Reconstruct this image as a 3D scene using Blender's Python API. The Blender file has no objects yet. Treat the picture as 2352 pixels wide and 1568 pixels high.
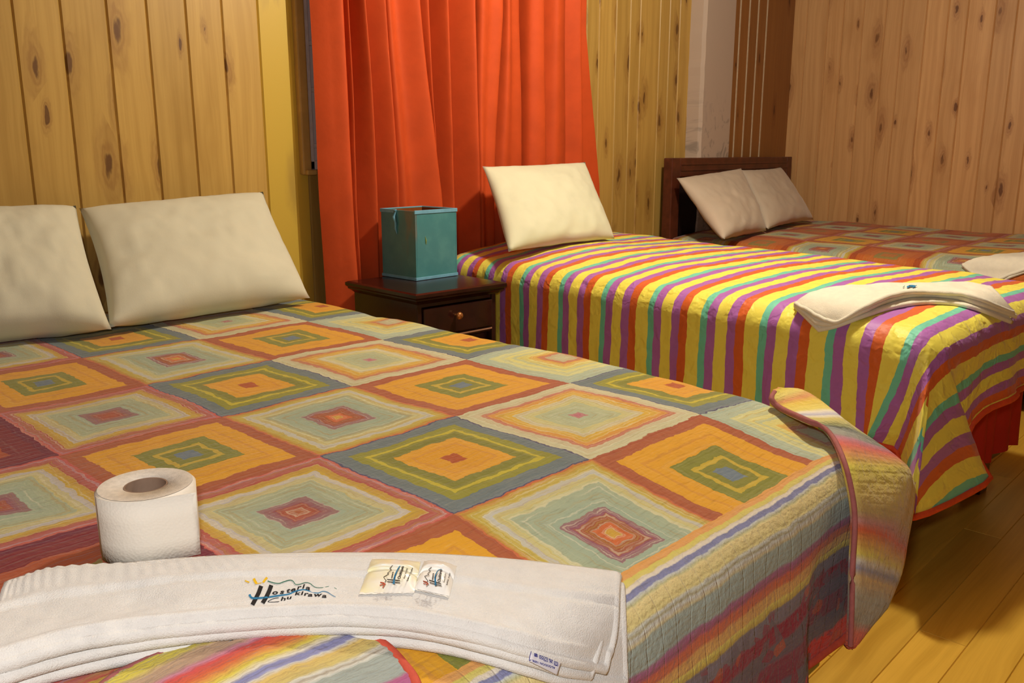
import bpy, bmesh, math, random
from mathutils import Vector, Matrix, noise
random.seed(7)
SC = bpy.context.scene
COL = SC.collection
F, PIT, HEAD, CZ = 1980.0, math.radians(12.5), math.radians(46.4), 1.05
CAM = Vector((0, 0, CZ))

# ------------------------------------------------------------------ measuring helpers
def ray(x, y):
    a = (x-1176)/F; b = (y-784)/F
    cp, sp, ch, sh = math.cos(PIT), math.sin(PIT), math.cos(HEAD), math.sin(HEAD)
    fw = cp-b*sp; d = b*cp+sp
    return Vector((a*ch+fw*sh, -a*sh+fw*ch, -d))
def atZ(x, y, Z): r = ray(x, y); return CAM+r*((Z-CZ)/r.z)
def atY(x, y, Y): r = ray(x, y); return CAM+r*(Y/r.y)
def atX(x, y, X): r = ray(x, y); return CAM+r*(X/r.x)
def lerp(a, b, t): return a+(b-a)*t
def poly_at(pl, t):
    """point at fraction t of a polyline of tuples, by length"""
    L = [0]
    for p, q in zip(pl, pl[1:]): L.append(L[-1]+math.dist(p, q))
    s = t*L[-1]
    for i in range(len(pl)-1):
        if s <= L[i+1] or i == len(pl)-2:
            k = (s-L[i])/max(1e-9, L[i+1]-L[i])
            return tuple(lerp(a, b, k) for a, b in zip(pl[i], pl[i+1]))
def catmull(pl, n):
    out = []
    m = len(pl)-1
    for i in range(n+1):
        u = i/n*m; k = min(int(u), m-1); t = u-k
        p0, p1, p2, p3 = pl[max(0, k-1)], pl[k], pl[k+1], pl[min(m, k+2)]
        out.append(tuple(.5*(2*b+(c-a)*t+(2*a-5*b+4*c-d)*t*t+(3*b-a-3*c+d)*t**3) for a, b, c, d in zip(p0, p1, p2, p3)))
    return out
def sstep(a, b, x):
    t = max(0, min(1, (x-a)/(b-a))); return t*t*(3-2*t)
def fbm(x, y, z=0.0): return noise.fractal(Vector((x, y, z)), 1.0, 2.0, 4)

# ------------------------------------------------------------------ object helpers
def tag(o, label=None, cat=None, group=None, kind=None):
    if label: o['label'] = label
    if cat: o['category'] = cat
    if group: o['group'] = group
    if kind: o['kind'] = kind
    return o
def empty(name, loc, label=None, cat=None, group=None):
    o = bpy.data.objects.new(name, None); COL.objects.link(o); o.location = loc
    o.empty_display_size = .05
    return tag(o, label, cat, group)
def link_mesh(name, me, mat, parent=None, smooth=False):
    o = bpy.data.objects.new(name, me); COL.objects.link(o)
    for m in (mat if isinstance(mat, (list, tuple)) else [mat]):
        me.materials.append(m)
    if smooth:
        for p in me.polygons: p.use_smooth = True
    if parent:
        o.parent = parent
        off = Vector((0, 0, 0)); q = parent
        while q: off += q.location; q = q.parent
        o.location = -off      # meshes are built in world space
    return o
class MB:
    def __init__(s): s.v = []; s.f = []; s.uv = []; s.m = []; s.at = []
    def add(s, verts, faces, uvs=None, mi=0, at=(0, 0, 0)):
        b = len(s.v); s.v += [tuple(p) for p in verts]
        s.uv += list(uvs) if uvs else [(p[0], p[1]) for p in verts]
        s.at += [at]*len(verts)
        for f in faces: s.f.append(tuple(b+i for i in f)); s.m.append(mi)
        return b
    def box(s, x0, x1, y0, y1, z0, z1, mi=0, at=(0, 0, 0), uv=None):
        vs = [(x, y, z) for x in (x0, x1) for y in (y0, y1) for z in (z0, z1)]
        fs = [(0, 1, 3, 2), (4, 6, 7, 5), (0, 4, 5, 1), (2, 3, 7, 6), (0, 2, 6, 4), (1, 5, 7, 3)]
        s.add(vs, fs, [uv(p) for p in vs] if uv else None, mi, at)
    def grid(s, rows, uvs=None, closed=False, mi=0):
        n, m = len(rows), len(rows[0]); vs = [p for r in rows for p in r]
        us = [u for r in uvs for u in r] if uvs else None
        fs = []
        for i in range(n-1):
            for j in range(m-1 if not closed else m):
                k = (j+1) % m
                fs.append((i*m+j, i*m+k, (i+1)*m+k, (i+1)*m+j))
        return s.add(vs, fs, us, mi)
    def build(s, name, mat, parent=None, smooth=False, merge=0, bevel=0, segs=2, attr=False):
        me = bpy.data.meshes.new(name); me.from_pydata(s.v, [], s.f)
        uv = me.uv_layers.new(name='UVMap')
        for l in me.loops: uv.data[l.index].uv = s.uv[l.vertex_index][:2]
        for p, mi in zip(me.polygons, s.m): p.material_index = mi
        if attr:
            a = me.color_attributes.new('tint', 'FLOAT_COLOR', 'POINT')
            for i, c in enumerate(s.at): a.data[i].color = (*c, 1)
        if merge:
            bm = bmesh.new(); bm.from_mesh(me); bmesh.ops.remove_doubles(bm, verts=bm.verts, dist=merge); bm.to_mesh(me); bm.free()
        o = link_mesh(name, me, mat, parent, smooth)
        if bevel:
            md = o.modifiers.new('bevel', 'BEVEL'); md.width = bevel; md.segments = segs; md.limit_method = 'ANGLE'; md.angle_limit = math.radians(40)
        return o
def recalc(o):
    bm = bmesh.new(); bm.from_mesh(o.data); bmesh.ops.recalc_face_normals(bm, faces=bm.faces); bm.to_mesh(o.data); bm.free(); return o
def tube(mb, pts, r, n=8, uvk=1.0, flat=1.0):
    pts = [Vector(p) for p in pts]; rows = []; us = []
    up = Vector((0, 0, 1)); L = 0
    for i, p in enumerate(pts):
        t = (pts[min(i+1, len(pts)-1)]-pts[max(i-1, 0)]).normalized()
        a = t.cross(up)
        if a.length < .1: a = t.cross(Vector((1, 0, 0)))
        a.normalize(); b = t.cross(a).normalized()
        if i: L += (p-pts[i-1]).length
        rr = r[i] if isinstance(r, (list, tuple)) else r
        rows.append([p+a*math.cos(2*math.pi*k/n)*rr+b*math.sin(2*math.pi*k/n)*rr*flat for k in range(n)])
        us.append([(L*uvk, k/n) for k in range(n)])
    b0 = mb.grid(rows, us, closed=True)
    mb.add(rows[0], [tuple(range(n))[::-1]], us[0]); mb.add(rows[-1], [tuple(range(n))], us[-1])
def lathe(mb, prof, cx, cy, n=48):
    rows = [[(cx+r*math.cos(2*math.pi*k/n), cy+r*math.sin(2*math.pi*k/n), z) for k in range(n)] for r, z in prof]
    mb.grid(rows, [[(k/n, i) for k in range(n)] for i in range(len(prof))], closed=True)

# ------------------------------------------------------------------ material helpers
def lin(h):
    h = h.lstrip('#'); c = [int(h[i:i+2], 16)/255 for i in (0, 2, 4)]
    return tuple(x/12.92 if x <= .04045 else ((x+.055)/1.055)**2.4 for x in c)
class NT:
    def __init__(s, name):
        s.mat = bpy.data.materials.new(name); s.mat.use_nodes = True
        s.t = s.mat.node_tree; s.n = s.t.nodes; s.n.clear()
        s.out = s.n.new('ShaderNodeOutputMaterial'); s.b = s.n.new('ShaderNodeBsdfPrincipled')
        s.t.links.new(s.b.outputs[0], s.out.inputs[0])
    def put(s, sock, v):
        if hasattr(v, 'is_output'): s.t.links.new(v, sock)
        elif isinstance(v, (tuple, list)) and sock.type == 'RGBA': sock.default_value = (*v[:3], 1)
        else: sock.default_value = v
    def math(s, op, a, b=0.0, c=None):
        k = s.n.new('ShaderNodeMath'); k.operation = op
        s.put(k.inputs[0], a); s.put(k.inputs[1], b)
        if c is not None: s.put(k.inputs[2], c)
        return k.outputs[0]
    def mix(s, fac, a, b, blend='MIX'):
        k = s.n.new('ShaderNodeMix'); k.data_type = 'RGBA'; k.blend_type = blend
        s.put(k.inputs[0], fac); s.put(k.inputs[6], a); s.put(k.inputs[7], b); return k.outputs[2]
    def ramp(s, fac, stops, interp='LINEAR'):
        k = s.n.new('ShaderNodeValToRGB'); s.put(k.inputs[0], fac); cr = k.color_ramp; cr.interpolation = interp
        while len(cr.elements) > 1: cr.elements.remove(cr.elements[-1])
        for i, (p, c) in enumerate(stops):
            e = cr.elements[0] if i == 0 else cr.elements.new(min(1, p))
            e.position = min(1, p); e.color = (*(lin(c) if isinstance(c, str) else c), 1)
        return k.outputs[0]
    def xyz(s, v):
        k = s.n.new('ShaderNodeSeparateXYZ'); s.put(k.inputs[0], v); return k.outputs
    def comb(s, x, y, z=0.0):
        k = s.n.new('ShaderNodeCombineXYZ')
        for i, v in enumerate((x, y, z)): s.put(k.inputs[i], v)
        return k.outputs[0]
    def uv(s):
        k = s.n.new('ShaderNodeUVMap'); k.uv_map = 'UVMap'; return k.outputs[0]
    def obj(s): return s.n.new('ShaderNodeTexCoord').outputs['Object']
    def attr(s, name='tint'):
        k = s.n.new('ShaderNodeAttribute'); k.attribute_name = name; return k.outputs
    def noise(s, vec, scale, detail=3, rough=.55, dist=0):
        k = s.n.new('ShaderNodeTexNoise'); s.put(k.inputs['Vector'], vec); k.inputs['Scale'].default_value = scale
        k.inputs['Detail'].default_value = detail; k.inputs['Roughness'].default_value = rough; k.inputs['Distortion'].default_value = dist
        return k.outputs
    def voro(s, vec, scale, feature='F1', two=False):
        k = s.n.new('ShaderNodeTexVoronoi'); k.feature = feature; k.voronoi_dimensions = '2D' if two else '3D'; s.put(k.inputs['Vector'], vec); k.inputs['Scale'].default_value = scale
        return k.outputs
    def rng(s, v, a, b, c=0.0, d=1.0):
        k = s.n.new('ShaderNodeMapRange'); k.interpolation_type = 'SMOOTHSTEP'
        s.put(k.inputs[0], v)
        for i, q in enumerate((a, b, c, d)): s.put(k.inputs[i+1], q)
        return k.outputs[0]
    def bump(s, h, strength=.3, dist=.01, prev=None):
        k = s.n.new('ShaderNodeBump'); s.put(k.inputs['Strength'], strength); k.inputs['Distance'].default_value = dist
        s.put(k.inputs['Height'], h)
        if prev: s.put(k.inputs['Normal'], prev)
        return k.outputs[0]
    def fin(s, color, rough=.8, normal=None, sheen=0, spec=.3, **kw):
        s.put(s.b.inputs['Base Color'], color); s.put(s.b.inputs['Roughness'], rough)
        s.b.inputs['Specular IOR Level'].default_value = spec
        if sheen:
            s.b.inputs['Sheen Weight'].default_value = sheen; s.b.inputs['Sheen Roughness'].default_value = .4
        if normal: s.put(s.b.inputs['Normal'], normal)
        for k, v in kw.items(): s.put(s.b.inputs[k], v)
        return s.mat
def plain(name, hexc, rough=.7, bump=.0, scale=200, spec=.3, var=.08, **kw):
    t = NT(name); o = t.obj(); c = lin(hexc)
    n = t.noise(o, scale*.25, 4)[0]
    col = t.mix(t.rng(n, .3, .7), tuple(x*(1-var) for x in c), tuple(min(1, x*(1+var)) for x in c))
    nm = t.bump(t.noise(o, scale, 3)[0], bump, .002) if bump else None
    return t.fin(col, rough, nm, spec=spec, **kw)

def pine(name, dark, light, knot, knot_amt=.5, rough=.45, groove=None):
    """UV: u across the boards (m), v along them (m); attribute tint = (seed, shade, warm)"""
    t = NT(name); u, v, _ = t.xyz(t.uv()); at = t.xyz(t.attr()['Vector'])
    seed, shade, warm = at[0], at[1], at[2]
    sd = t.math('MULTIPLY', seed, 17.0)
    wob = t.noise(t.comb(t.math('MULTIPLY', u, 3.0), t.math('MULTIPLY', v, .9), sd), 2.0, 2)[0]
    ku, kv = t.math('MULTIPLY', u, 8.5), t.math('MULTIPLY', v, 2.6)
    vo = t.voro(t.comb(t.math('ADD', ku, sd), t.math('ADD', kv, t.math('MULTIPLY', sd, 1.7)), 0.0), 1.0, two=True)
    d = t.math('ADD', vo['Distance'], t.math('MULTIPLY', t.math('SUBTRACT', t.noise(t.comb(ku, kv, sd), 5.0, 3)[0], .5), .26))
    gate = t.math('GREATER_THAN', t.xyz(vo['Color'])[0], 1-knot_amt)
    d = t.math('DIVIDE', d, t.math('ADD', .35, t.math('MULTIPLY', t.xyz(vo['Color'])[2], .9)))
    core = t.math('MULTIPLY', t.rng(d, .10, .04), gate)
    halo = t.math('MULTIPLY', t.rng(d, .38, .08), gate)
    gx = t.math('ADD', t.math('MULTIPLY', u, 42.0), t.math('MULTIPLY', t.math('ADD', wob, t.math('MULTIPLY', halo, .5)), 3.0))
    g1 = t.noise(t.comb(gx, t.math('MULTIPLY', v, .8), sd), 1.0, 3, .6)[0]
    g2 = t.noise(t.comb(t.math('MULTIPLY', u, 260.0), t.math('MULTIPLY', v, 5.0), sd), 1.0, 2)[0]
    col = t.mix(t.math('MULTIPLY', t.rng(g1, .3, .72), .5), lin(light), lin(dark))
    col = t.mix(t.math('MULTIPLY', t.rng(g2, .45, .75), .18), col, lin(dark))
    ringw = t.math('ADD', .55, t.math('MULTIPLY', t.math('SINE', t.math('MULTIPLY', d, 60.0)), .16))
    col = t.mix(t.math('MULTIPLY', t.math('MULTIPLY', halo, ringw), .75), col, lin(knot))
    col = t.mix(t.math('MULTIPLY', core, .8), col, tuple(x*.45 for x in lin(knot)))
    blot = t.noise(t.comb(t.math('MULTIPLY', u, 5), t.math('MULTIPLY', v, 1.6), sd), 1.5, 3)[0]
    col = t.mix(t.math('MULTIPLY', t.rng(blot, .52, .72), .35), col, lin(dark))
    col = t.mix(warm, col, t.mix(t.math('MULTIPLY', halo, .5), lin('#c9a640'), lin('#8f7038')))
    hs = t.n.new('ShaderNodeHueSaturation'); t.put(hs.inputs['Color'], col); t.put(hs.inputs['Value'], shade); col = hs.outputs[0]
    nm = t.bump(g1, .12, .002)
    return t.fin(col, rough, nm, spec=.35)

# ---- quilts
SAGE, PALEY, WHITEL, OLY = '#9fae95', '#cdc27c', '#c9c4c0', '#bfa440'
RAMPS = {
 'blue': [(0, '#a8552b'), (.11, '#cf9628'), (.30, '#c98f36'), (.33, '#d29a2a'), (.46, '#7d7d35'), (.58, '#888634'), (.62, '#b9ab38'), (.67, '#8c8a36'), (.79, '#6b7779'), (.95, '#727c80'), (.98, '#54506a')],
 'orange': [(0, '#6c7a85'), (.12, '#7f7f38'), (.22, '#b9a13a'), (.28, '#7f8038'), (.43, '#d1992a'), (.60, '#c99036'), (.64, '#d29a2a'), (.82, '#a35c3c'), (.95, '#a0573a')],
 'palA': [(0, '#b0b590'), (.18, '#b3695a'), (.26, '#c89a45'), (.36, '#cfc46a'), (.48, '#a9b394'), (.54, '#cfc878'), (.62, '#b5bb95'), (.68, '#cbc884'), (.76, '#a6b39b'), (.9, '#9faf9c')],
 'palB': [(0, '#b0506c'), (.08, '#a3af92'), (.36, '#bfb97a'), (.46, '#c2c2aa'), (.54, '#c9a63f'), (.66, '#cc9a3c'), (.74, '#b75c4c'), (.80, '#bdb08e'), (.88, '#bfbd9a')],
 'palC': [(0, '#bfa23c'), (.06, '#c96a3c'), (.13, '#9d5a2c'), (.25, '#8c4a60'), (.33, '#94a591'), (.64, '#b5b68a'), (.69, '#c0b66c'), (.76, '#b9bcbb'), (.83, '#b8a750'), (.92, '#b79838'), (.97, '#bd6a44')],
 'palD': [(0, '#a3552f'), (.15, '#8a4658'), (.27, '#97a792'), (.56, '#bbb272'), (.66, '#b4b3b8'), (.73, '#bfa440'), (.84, '#a8503c'), (.93, '#a98088'), (.96, '#b85850')],
 'rust': [(0, '#b0703a'), (.2, '#8d7a45'), (.34, '#b96a34'), (.6, '#b5602e'), (.82, '#a04c28')],
 'maroon': [(0, '#a5552f'), (.2, '#8d7a45'), (.3, '#a2502f'), (.62, '#7a2f33'), (.9, '#702a38')],
}
BORDER = [(0, '#d29a55'), (.011, '#cf9a5e'), (.012, '#c9bd5e'), (.019, '#cbbd72'), (.020, '#d3c7b4'), (.026, '#d3cbbb'), (.0265, '#7f80a0'), (.033, '#8486a8'), (.034, '#bfc2c0'),
          (.039, '#bdb98a'), (.042, '#d6c48c'), (.060, '#cfc182'), (.063, '#c9ccc4'), (.067, '#a8a07c'), (.071, '#cfd2cc'), (.077, '#c6b98c'), (.080, '#a3b0a8'), (.112, '#9ba69f'),
          (.116, '#a06a8a'), (.126, '#a05a70'), (.131, '#c2674c'), (.142, '#c8704a'), (.147, '#cf9f5e'), (.160, '#d2a860'), (.163, '#d0c062'), (.172, '#b9a24c'), (.175, '#7f747c'),
          (.196, '#7c7078'), (.20, '#8c2f3c'), (.222, '#8e3340'), (.226, '#6f5f66'), (.25, '#705a64'), (.255, '#84404c'), (.285, '#7c3c48'), (.29, '#6a5c66'), (.32, '#6a5a62'), (.326, '#c23a30'), (.40, '#bd3a30')]
def quilt_mat(name, rmax, maroon_from, dull=1.0, odd_key='maroon'):
    """UV in patch units: u counts columns towards the left, v counts rows towards the foot; beyond v = rmax the striped border begins"""
    t = NT(name); U, V, _ = t.xyz(t.uv())
    nv = t.noise(t.comb(U, V), 14.0, 3)['Color']; nx = t.xyz(nv)
    u = t.math('ADD', U, t.math('MULTIPLY', t.math('SUBTRACT', nx[0], .5), .05))
    v = t.math('ADD', V, t.math('MULTIPLY', t.math('SUBTRACT', nx[1], .5), .05))
    fu, fv = t.math('FLOOR', u), t.math('FLOOR', v)
    du = t.math('ABSOLUTE', t.math('SUBTRACT', t.math('SUBTRACT', u, fu), .5))
    dv = t.math('ABSOLUTE', t.math('SUBTRACT', t.math('SUBTRACT', v, fv), .5))
    d = t.math('MULTIPLY', t.math('MAXIMUM', du, dv), 2.0)
    sh = t.math('MULTIPLY', t.math('SUBTRACT', t.noise(t.comb(fu, fv), 3.7, 1)[0], .5), .10)
    d2 = t.math('ADD', d, t.math('MULTIPLY', sh, t.math('MULTIPLY', d, t.math('SUBTRACT', 1.0, d))))
    cu = t.math('MODULO', t.math('ADD', fu, 20.0), 2.0); cv = t.math('MODULO', t.math('ADD', fv, 20.0), 2.0)
    par = t.math('ABSOLUTE', t.math('SUBTRACT', cu, cv))      # 1: pale patch
    R = {}
    for k, s in RAMPS.items():
        R[k] = t.ramp(d2, s, 'CONSTANT')
        if k[:3] == 'pal': R[k] = t.mix(.28, R[k], t.ramp(t.math('ADD', d2, .02), s, 'LINEAR'))
    ge = lambda x: t.math('GREATER_THAN', fu, x-.5)
    pale = t.mix(ge(0), R['palA'], R['palB']); pale = t.mix(ge(1), pale, R['palC']); pale = t.mix(ge(2), pale, R['palD'])
    odd = t.mix(ge(maroon_from), R['blue'], R[odd_key])
    solid = t.mix(cu, R['orange'], odd)
    # column parity: even -> orange/pale, odd -> blue/pale
    pal_sel = t.math('ABSOLUTE', t.math('SUBTRACT', par, 0.0))
    col = t.mix(pal_sel, solid, pale)
    vm = t.math('MULTIPLY', t.math('SUBTRACT', t.math('ADD', V, t.math('MULTIPLY', t.math('SUBTRACT', nx[1], .5), .025)), rmax), .296)
    b = t.math('MULTIPLY', vm, 2.5)
    bcol = t.ramp(b, [(p*2.5, c) for p, c in BORDER[:31]], 'LINEAR')
    bc2 = t.ramp(b, [(p*2.5, c) for p, c in BORDER[27:]], 'LINEAR')
    bcol = t.mix(t.math('GREATER_THAN', vm, .19), bcol, bc2)
    pv = t.voro(t.comb(t.math('MULTIPLY', U, 16.0), t.math('MULTIPLY', V, 12.0)), 1.0)
    pgate = t.math('MULTIPLY', t.rng(vm, .17, .185), t.math('GREATER_THAN', t.xyz(pv['Color'])[0], .62))
    bcol = t.mix(t.math('MULTIPLY', pgate, .7), bcol, t.ramp(t.xyz(pv['Color'])[1], [(0, '#6e5f66'), (.4, '#8c2f3c'), (.85, '#b4552f')], 'CONSTANT'))
    col = t.mix(t.math('GREATER_THAN', vm, 0.0), col, bcol)
    # every band is woven of many thin threads
    thr = t.noise(t.comb(t.math('MULTIPLY', d, 34.0), t.math('MULTIPLY', t.math('ADD', fu, t.math('MULTIPLY', fv, 3.7)), 5.3), t.math('MULTIPLY', t.math('ADD', du, dv), 1.5)), 1.0, 3, .6)[0]
    top_ = t.math('LESS_THAN', vm, 0.0)
    pw = t.math('MULTIPLY', top_, t.math('ADD', .12, t.math('MULTIPLY', par, .73)))
    col = t.mix(t.math('MULTIPLY', t.rng(thr, .53, .68), t.math('MULTIPLY', pw, .5)), col, lin('#d6d0b4'))
    col = t.mix(t.math('MULTIPLY', t.rng(thr, .47, .34), t.math('MULTIPLY', pw, .55)), col, lin('#a88a4a'))
    # woven streaks, darker weft flecks and long running stitches
    st1 = t.noise(t.comb(t.math('MULTIPLY', U, 5.0), t.math('MULTIPLY', V, 46.0)), 1.6, 3, .65)[0]
    col = t.mix(t.math('MULTIPLY', t.rng(st1, .5, .72), .30), col, t.mix(1.0, col, (.42, .36, .26), 'MULTIPLY'))
    col = t.mix(t.math('MULTIPLY', t.rng(st1, .42, .25), .12), col, (.75, .66, .38))
    st2 = t.noise(t.comb(t.math('MULTIPLY', U, 3.0), t.math('MULTIPLY', V, 3.0), 5.0), 1.6, 3)[0]
    col = t.mix(t.math('MULTIPLY', t.rng(st2, .5, .8), .2), col, t.mix(1.0, col, (.6, .5, .4), 'MULTIPLY'))
    col = t.mix(1.0, col, (dull, dull, dull), 'MULTIPLY')
    # quilting: rows of stitches and puckers between them
    row = t.math('ABSOLUTE', t.math('SUBTRACT', t.math('FRACT', t.math('MULTIPLY', t.math('ADD', V, t.math('MULTIPLY', nx[0], .02)), 17.0)), .5))
    col_ = t.math('ABSOLUTE', t.math('SUBTRACT', t.math('FRACT', t.math('MULTIPLY', U, 9.0)), .5))
    h = t.math('ADD', t.math('MULTIPLY', t.rng(row, .0, .2), t.rng(vm, -.03, .03, .45, .15)), t.math('MULTIPLY', t.noise(t.comb(t.math('MULTIPLY', U, 30.0), t.math('MULTIPLY', V, 26.0)), 1.0, 3)[0], 1.4))
    h = t.math('ADD', h, t.math('MULTIPLY', t.math('MULTIPLY', t.rng(col_, .0, .06), t.rng(vm, -.02, .02)), .35))
    nm = t.bump(h, t.rng(vm, -.03, .05, .3, .75), .0035)
    nm = t.bump(t.noise(t.comb(U, V), 420.0, 2)[0], .25, .0008, nm)
    return t.fin(col, .9, nm, sheen=.15, spec=.15)

def striped_mat(name, period):
    """UV in metres, v along the bed"""
    t = NT(name); U, V, _ = t.xyz(t.uv())
    n = t.noise(t.comb(U, V), 28.0, 2)[0]
    v = t.math('ADD', V, t.math('MULTIPLY', t.math('SUBTRACT', n, .5), .010))
    fr = t.math('FRACT', t.math('DIVIDE', v, period))
    Y, T, P, O = '#e6da58', '#6cc2a6', '#a564ae', '#cd6028'
    seq = [(Y, .235), (T, .115), (P, .15), (Y, .20), (P, .15), (O, .15)]
    st = []; a = 0
    for c, w in seq: st.append((a, c)); a += w
    col = t.ramp(fr, st, 'CONSTANT')
    fl = t.noise(t.comb(U, V), 60.0, 3)[0]
    col = t.mix(t.math('MULTIPLY', t.rng(fl, .5, .8), .18), col, t.mix(1.0, col, (.6, .5, .5), 'MULTIPLY'))
    # meandering quilt stitches
    vo = t.voro(t.comb(t.math('ADD', t.math('MULTIPLY', U, 17.0), t.math('MULTIPLY', n, 1.4)), t.math('MULTIPLY', V, 13.0)), 1.0, 'DISTANCE_TO_EDGE')['Distance']
    h = t.math('ADD', t.rng(vo, 0.0, .40), t.math('MULTIPLY', t.noise(t.comb(U, V), 30.0, 3)[0], .5))
    nm = t.bump(h, .5, .006)
    return t.fin(col, .52, nm, sheen=.1, spec=.35)

# simple stripes across v for the turned-over quilt corners
def ramp_mat(name, stops, noise_amt=.03):
    t = NT(name); U, V, _ = t.xyz(t.uv())
    n = t.noise(t.comb(t.math('MULTIPLY', U, 7.0), t.math('MULTIPLY', V, 22.0)), 1.0, 4, .65)[0]
    v = t.math('ADD', V, t.math('MULTIPLY', t.math('SUBTRACT', n, .5), noise_amt))
    col = t.ramp(v, stops)
    st = t.noise(t.comb(t.math('MULTIPLY', U, 6.0), t.math('MULTIPLY', V, 90.0)), 1.0, 3, .6)[0]
    col = t.mix(t.math('MULTIPLY', t.rng(st, .45, .75), .3), col, t.mix(1.0, col, (.5, .42, .42), 'MULTIPLY'))
    row = t.math('ABSOLUTE', t.math('SUBTRACT', t.math('FRACT', t.math('MULTIPLY', V, 34.0)), .5))
    pk = t.noise(t.comb(t.math('MULTIPLY', U, 22.0), t.math('MULTIPLY', V, 34.0)), 1.0, 3)[0]
    h = t.math('ADD', t.math('MULTIPLY', t.rng(row, 0, .25), .2), t.math('MULTIPLY', pk, 2.0))
    return t.fin(col, .9, t.bump(h, .5, .005), sheen=.15, spec=.15)

def towel_mat(name, hexc, pile=680):
    t = NT(name); o = t.obj(); c = lin(hexc)
    n = t.noise(o, pile, 2)[0]; n2 = t.noise(o, 60, 3)[0]
    col = t.mix(t.rng(n2, .3, .7), c, tuple(x*.95 for x in c))
    nm = t.bump(n, .7, .0016); nm = t.bump(n2, .25, .003, nm)
    return t.fin(col, .95, nm, sheen=.3, spec=.1)
def linen_mat(name, hexc):
    t = NT(name); o = t.obj(); c = lin(hexc)
    x, y, z = t.xyz(o)
    n = t.noise(o, 5, 4, .6, .6)[0]; w = t.noise(o, 500, 2)[0]; s = t.noise(o, 9, 2, .5, .4)[0]
    col = t.mix(t.rng(n, .35, .7), c, tuple(q*.94 for q in c))
    nm = t.bump(s, .07, .010); nm = t.bump(w, .3, .0008, nm)
    return t.fin(col, .88, nm, sheen=.2, spec=.15)
def velvet(name, hexc):
    t = NT(name); o = t.obj(); c = lin(hexc)
    n = t.noise(o, 9, 4, .6)[0]
    col = t.mix(t.rng(n, .3, .75), c, tuple(q*.86 for q in c))
    nm = t.bump(t.noise(o, 18, 3)[0], .12, .01); nm = t.bump(t.noise(o, 700, 2)[0], .25, .0008, nm)
    return t.fin(col, .7, nm, spec=.2)

M = {}
M['pine'] = pine('honey_pine', '#a07833', '#c39c50', '#7d4c22', .85)
M['pine_far'] = pine('knotty_pine', '#ad7a46', '#d0a06a', '#844c2a', .6)
M['brown_pine'] = pine('brown_pine', '#8a5628', '#9c6732', '#6d3a1a', .3)
M['floorwood'] = pine('golden_floorboards', '#b08526', '#d8ab42', '#6c4416', .0, .3)
M['trimwood'] = plain('trim_wood', '#b08a4e', .5, .1, 60)
M['groove'] = plain('groove_shadow_wood', '#8a5a28', .7)
M['putty'] = plain('pale_gap_filler', '#c9b598', .7)
M['plaster'] = None
M['dark'] = plain('dark_varnished_wood', '#2a120d', .22, .06, 90, .5, .25)
M['darkhead'] = plain('mahogany_headboard', '#552818', .35, .08, 90, .45, .25)
M['headpanel'] = plain('headboard_panel_black', '#1c1010', .5, .05, 90, .3, .2)
M['ceil'] = plain('ceiling_boards', '#8f7040', .9)
M['plainwall'] = plain('back_wall_wood', '#80602f', .7)
M['pillow'] = linen_mat('pillowcase_cream', '#cdc9b2')
M['pillow2'] = linen_mat('pillowcase_ivory', '#d2d0b2')
M['pillow3'] = linen_mat('pillowcase_shell', '#cbbba6')
M['towel'] = towel_mat('white_terry', '#dbd8d3')
M['towel2'] = towel_mat('ivory_terry', '#e6e0cc')
M['curtain'] = velvet('orange_velvet', '#c24a1d')
M['skirt'] = velvet('red_skirt_cloth', '#b4281a')
M['quilt'] = quilt_mat('patchwork_quilt', 4.71, 3)
M['quilt3'] = quilt_mat('patchwork_quilt_far', 6.2, -9, 1.0, 'rust')
M['striped'] = striped_mat('striped_bedspread', .187)
M['bind1'] = plain('mauve_binding', '#9a5a58', .8, .3, 300)
M['bind1b'] = plain('red_binding', '#c2503c', .8, .3, 300)
M['bind2'] = plain('orange_binding', '#cf4a26', .6, .3, 300)
M['mattress'] = plain('mattress_ticking', '#c8bfae', .9)
M['paper'] = NT('toilet_paper')
t = M['paper']; o_ = t.obj()
vo = t.voro(o_, 330)['Distance']
M['paper'] = t.fin(lin('#e6dfd2'), .95, t.bump(vo, .25, .0012), spec=.1)
M['paperend'] = plain('paper_roll_end', '#d6cdc0', .95, .3, 500, .1)
M['card'] = plain('cardboard_core', '#8c7360', .8)
M['ink'] = plain('black_thread', '#1d1a1c', .7, .3, 900)
M['blue'] = plain('blue_thread', '#1f74a0', .6, .3, 900)
M['yellow'] = plain('yellow_thread', '#e3b818', .6, .3, 900)
M['green'] = plain('green_thread', '#256b58', .6, .3, 900)
M['redink'] = plain('red_ink', '#b5422a', .6)
M['label'] = plain('label_satin', '#cfccd2', .4)
M['navy'] = plain('navy_print', '#34347c', .6)
M['knob'] = plain('brass_knob', '#a86a36', .35, 0, 100, .5, Metallic=.5)
M['chip'] = plain('worn_wood_edge', '#a0765c', .4)
M['steel'] = plain('window_aluminium', '#c4b8b2', .5)
M['rod'] = plain('curtain_rod_metal', '#6c5a48', .4, Metallic=.6)
# plaster pillar with scuffs near its foot
t = NT('scuffed_plaster'); x, y, z = t.xyz(t.obj())
sc = t.noise(t.comb(t.math('MULTIPLY', x, 9.0), y, t.math('MULTIPLY', z, 6.0)), 1.6, 4, .7, 1.2)[0]
col = t.mix(t.math('MULTIPLY', t.rng(sc, .5, .66), t.rng(z, 1.42, 1.08, 0, .6)), lin('#b5a08e'), lin('#6f675f'))
M['plaster'] = t.fin(col, .8, t.bump(sc, .1, .004))
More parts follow.
